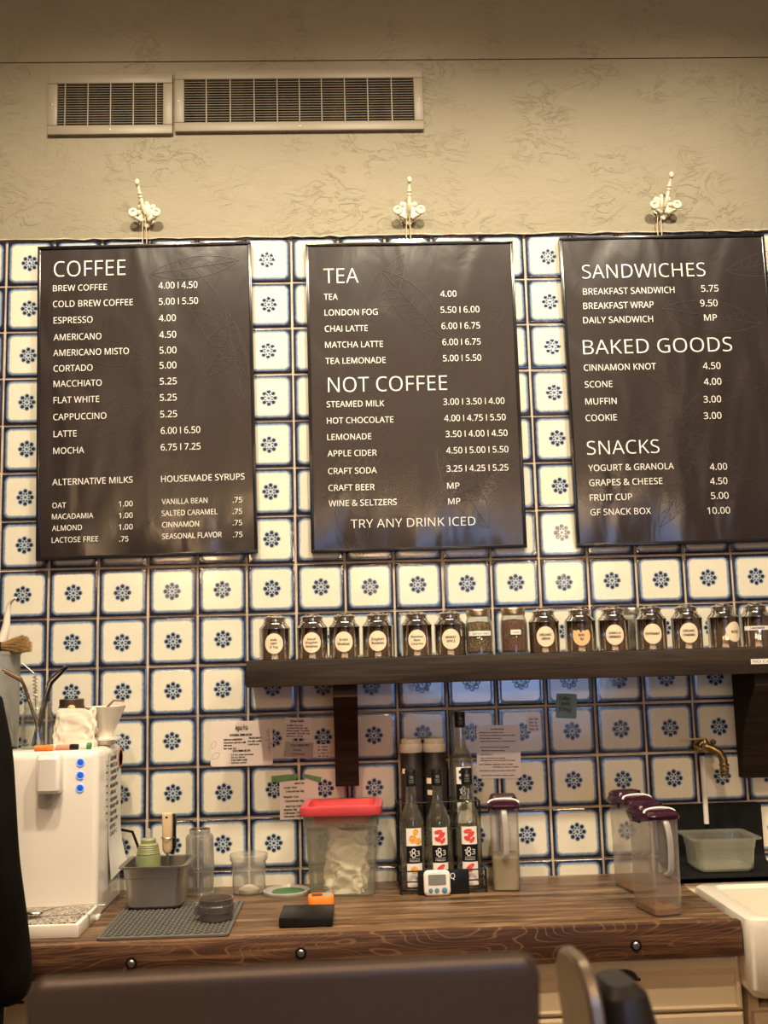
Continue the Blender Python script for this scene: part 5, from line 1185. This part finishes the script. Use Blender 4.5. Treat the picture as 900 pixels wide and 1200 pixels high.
pitcher((1.414, -0.136, CZ), R(-7), 'purple lidded pitcher of lemonade beside the syrup rack', 0.088, M_LEMON, 0.228)
pitcher((1.749, -0.476, CZ), R(11), 'purple lidded pitcher with a little amber drink, nearest the counter edge', 0.017, M_AMBER, 0.238)
pitcher((1.764, -0.210, CZ), R(11), 'purple lidded empty pitcher behind the amber one', 0.007, M_AMBER, 0.238)

# ------------------------------------------------------------------ front counter, display, card terminal
fc = thing('service_counter', 'customer side service counter below the display', 'counter', (1.0, -2.42, 0))
MB().box(-1.6, 1.6, -0.30, 0.33, 0.96, 1.0, 0.006).build('top', M_COUNTER, fc)
MB().box(-1.55, 1.55, -0.25, 0.28, 0.0, 0.96, 0.004).build('body', M_BRACKET, fc)
ds = thing('point_of_sale_display', 'dark grey back of a tilted display screen on the service counter', 'display', (0.940, -2.45, 1.0), rz=R(3.0))
Mt = T(0, 0.0, 0.085) @ RX(R(12))
sl = MB(); rg = []
hw, hh = 0.164, 0.1415
for (i_, y) in ((0.003, 0.003), (0, 0.000), (0, -0.0115), (0.0012, -0.0140), (0.004, -0.0150)):
    rg.append([(x, y, z) for x, z in rrp(hw-i_, hh-i_, 0.012, hh)])
sl.rings(rg, M=Mt); sl.build('shell', M_DISPLAY, ds)
MB().box(-hw+0.012, hw-0.012, 0.0032, 0.0042, 0.014, 2*hh-0.014, M=Mt).build('screen', M_BLACKPL, ds, smooth=0)
sn = MB().rr([(0.10, 0.085, 0.02, 0), (0.10, 0.085, 0.02, 0.008), (0.098, 0.083, 0.02, 0.010)], n=5); sn.rr([(0.035, 0.012, 0.008, 0.009), (0.035, 0.012, 0.008, 0.16)], n=5, M=T(0, -0.0, 0)); sn.build('stand', M_BRUSHED, ds)
cr = thing('card_terminal', 'charcoal card terminal with a silver plate beside the display', 'card terminal', (1.211, -2.30, 1.0), rz=R(-83))
Mt = T(0, 0, 0.012) @ RX(R(6))
b_ = MB().rr([(0.036, 0.024, 0.012, 0.02), (0.038, 0.026, 0.014, 0.03), (0.038, 0.022, 0.016, 0.240), (0.034, 0.018, 0.014, 0.268), (0.024, 0.011, 0.010, 0.276)], n=6, M=Mt @ T(0, 0.0225, -0.004)); b_.build('terminal_body', M_TERMBODY, cr)
rg = [[(x, y, z) for x, z in rrp(0.043-i_, 0.150-i_, 0.034, 0.150)] for (i_, y) in ((0.003, 0.0), (0, -0.003), (0, -0.010), (0.003, -0.013))]
MB().rings(rg, M=Mt @ T(0, -0.004, 0.0)).build('face_plate', M_TERMINAL, cr)
MB().rr([(0.06, 0.06, 0.03, 0), (0.06, 0.06, 0.03, 0.010), (0.045, 0.045, 0.03, 0.040)], n=6, M=T(0, 0.03, 0)).build('base', M_TERMBODY, cr)

# ------------------------------------------------------------------ person in black
def skin(name, verts, edges, radii, mat, parent, root=0, sub=2):
    me = bpy.data.meshes.new(name); me.from_pydata(verts, edges, []); me.materials.append(mat)
    o = bpy.data.objects.new(name, me); COL.objects.link(o); o.parent = parent
    md = o.modifiers.new('skin', 'SKIN'); md.use_smooth_shade = True
    if not me.skin_vertices: 
        lay = me.attributes  # created by the modifier below
    bpy.context.view_layer.objects.active = o
    if not me.skin_vertices: bpy.ops.mesh.customdata_skin_add()
    for i, r in enumerate(radii):
        sv = me.skin_vertices[0].data[i]; sv.radius = r if isinstance(r, tuple) else (r, r); sv.use_root = (i == root)
    sd = o.modifiers.new('sub', 'SUBSURF'); sd.levels = sub; sd.render_levels = sub
    return o
pn = thing('person', 'person in black clothes standing beside the white water dispenser', 'person', (0.040, -0.95, 0))
V = [(0, 0, 0.98), (0, 0, 1.14), (0, -0.005, 1.33), (0, 0, 1.455), (0, 0.005, 1.53), (0, 0.02, 1.60), (0, 0.025, 1.68), (0, 0.015, 1.745)]
E_ = [(i, i+1) for i in range(7)]
RAD = [(0.15, 0.11), (0.13, 0.095), (0.155, 0.105), (0.10, 0.075), (0.052, 0.054), (0.062, 0.070), (0.074, 0.088), (0.060, 0.07)]
for s_ in (-1, 1):
    b0 = len(V)
    V += [(s_*0.165, -0.005, 1.425), (s_*0.212, -0.025, 1.17), (s_*0.205, 0.04, 0.945), (s_*0.19, 0.062, 0.875), (s_*0.178, 0.075, 0.815)]
    E_ += [(3, b0), (b0, b0+1), (b0+1, b0+2), (b0+2, b0+3), (b0+3, b0+4)]
    RAD += [(0.058, 0.055), (0.044, 0.044), (0.030, 0.027), (0.020, 0.038), (0.012, 0.036)]
    for k, (dy, Lf) in enumerate(((-0.028, 0.062), (-0.010, 0.072), (0.010, 0.068), (0.028, 0.052))):
        j = len(V); V += [(s_*0.172, 0.078+dy, 0.79), (s_*0.160, 0.082+dy*1.1, 0.79-Lf*0.55), (s_*0.142, 0.084+dy*1.1, 0.79-Lf)]
        E_ += [(b0+4, j), (j, j+1), (j+1, j+2)]; RAD += [0.0098, 0.0088, 0.0076]
    j = len(V); V += [(s_*0.165, 0.118, 0.845), (s_*0.148, 0.132, 0.81)]; E_ += [(b0+3, j), (j, j+1)]; RAD += [0.012, 0.009]
    j = len(V); V += [(s_*0.095, 0, 0.90), (s_*0.105, 0.005, 0.50), (s_*0.105, -0.015, 0.09), (s_*0.108, 0.09, 0.045), (s_*0.11, 0.15, 0.035)]
    E_ += [(0, j), (j, j+1), (j+1, j+2), (j+2, j+3), (j+3, j+4)]; RAD += [(0.088, 0.09), (0.058, 0.06), (0.038, 0.04), (0.042, 0.035), (0.036, 0.025)]
body = skin('body', V, E_, RAD, M_SKIN, pn)
# loose black jacket
V2 = [(0, 0, 0.66), (0, 0, 0.95), (0, 0, 1.14), (0, -0.005, 1.33), (0, 0, 1.452), (0, 0.004, 1.505)]
E2 = [(i, i+1) for i in range(5)]; R2 = [(0.275, 0.165), (0.245, 0.155), (0.185, 0.135), (0.185, 0.135), (0.118, 0.095), (0.070, 0.070)]
for s_ in (-1, 1):
    j = len(V2); V2 += [(s_*0.164, -0.005, 1.458), (s_*0.190, -0.02, 1.33), (s_*0.204, -0.025, 1.17), (s_*0.216, 0.01, 1.03), (s_*0.224, 0.03, 0.930), (s_*0.226, 0.04, 0.87)]
    E2 += [(4, j), (j, j+1), (j+1, j+2), (j+2, j+3), (j+3, j+4), (j+4, j+5)]; R2 += [(0.070, 0.07), (0.056, 0.06), (0.056, 0.060), (0.060, 0.058), (0.062, 0.055), (0.055, 0.05)]
skin('black_jacket', V2, E2, R2, M_BLACKCLOTH, pn)
V3 = [(0, 0, 1.0), (0, 0, 0.95)]; E3 = [(0, 1)]; R3 = [(0.17, 0.125), (0.17, 0.125)]
for s_ in (-1, 1):
    j = len(V3); V3 += [(s_*0.10, 0, 0.86), (s_*0.107, 0.005, 0.50), (s_*0.107, -0.015, 0.10)]; E3 += [(1, j), (j, j+1), (j+1, j+2)]; R3 += [(0.115, 0.115), (0.080, 0.082), (0.062, 0.064)]
skin('black_trousers', V3, E3, R3, M_DENIM, pn)
for s_ in (-1, 1):
    sh_ = MB().rr([(0.048, 0.14, 0.045, 0.0, s_*0.108, 0.055), (0.050, 0.142, 0.045, 0.02, s_*0.108, 0.055), (0.044, 0.125, 0.04, 0.06, s_*0.108, 0.045), (0.044, 0.055, 0.04, 0.11, s_*0.107, -0.012)], n=6); sh_.build('shoe', M_BLACKPL, pn)
hr = MB(); rg = []
for k in range(13):
    ph = pi*k/12*0.62; ring = []
    for i in range(32):
        a = 2*pi*i/32; fr2 = max(0, sin(a)); low = 1.0-0.42*fr2**0.6
        p_ = ph*low
        ring.append((0.086*sin(p_)*cos(a)*1.0, 0.012+0.104*sin(p_)*sin(a), 1.70+0.108*cos(p_)))
    rg.append(ring)
hr.rings(rg, cap0=False, cap1=False); ho = hr.build('hair', M_HAIR, pn)
sdm = ho.modifiers.new('thick', 'SOLIDIFY'); sdm.thickness = 0.012
fcx = MB().ball((0, 0.117, 1.655), 0.014, n=8, sc=(0.8, 1.0, 1.5)); fcx.ball((0, 0.104, 1.622), 0.018, n=8, sc=(1.3, 0.35, 0.4))
for s_ in (-1, 1): fcx.ball((s_*0.080, 0.015, 1.66), 0.026, n=8, sc=(0.35, 0.7, 1.2))
fcx.build('face_features', M_SKIN, pn)
for s_ in (-1, 1): MB().ball((s_*0.031, 0.098, 1.678), 0.0125, n=8).build('eye', M_WHITEPL, pn)
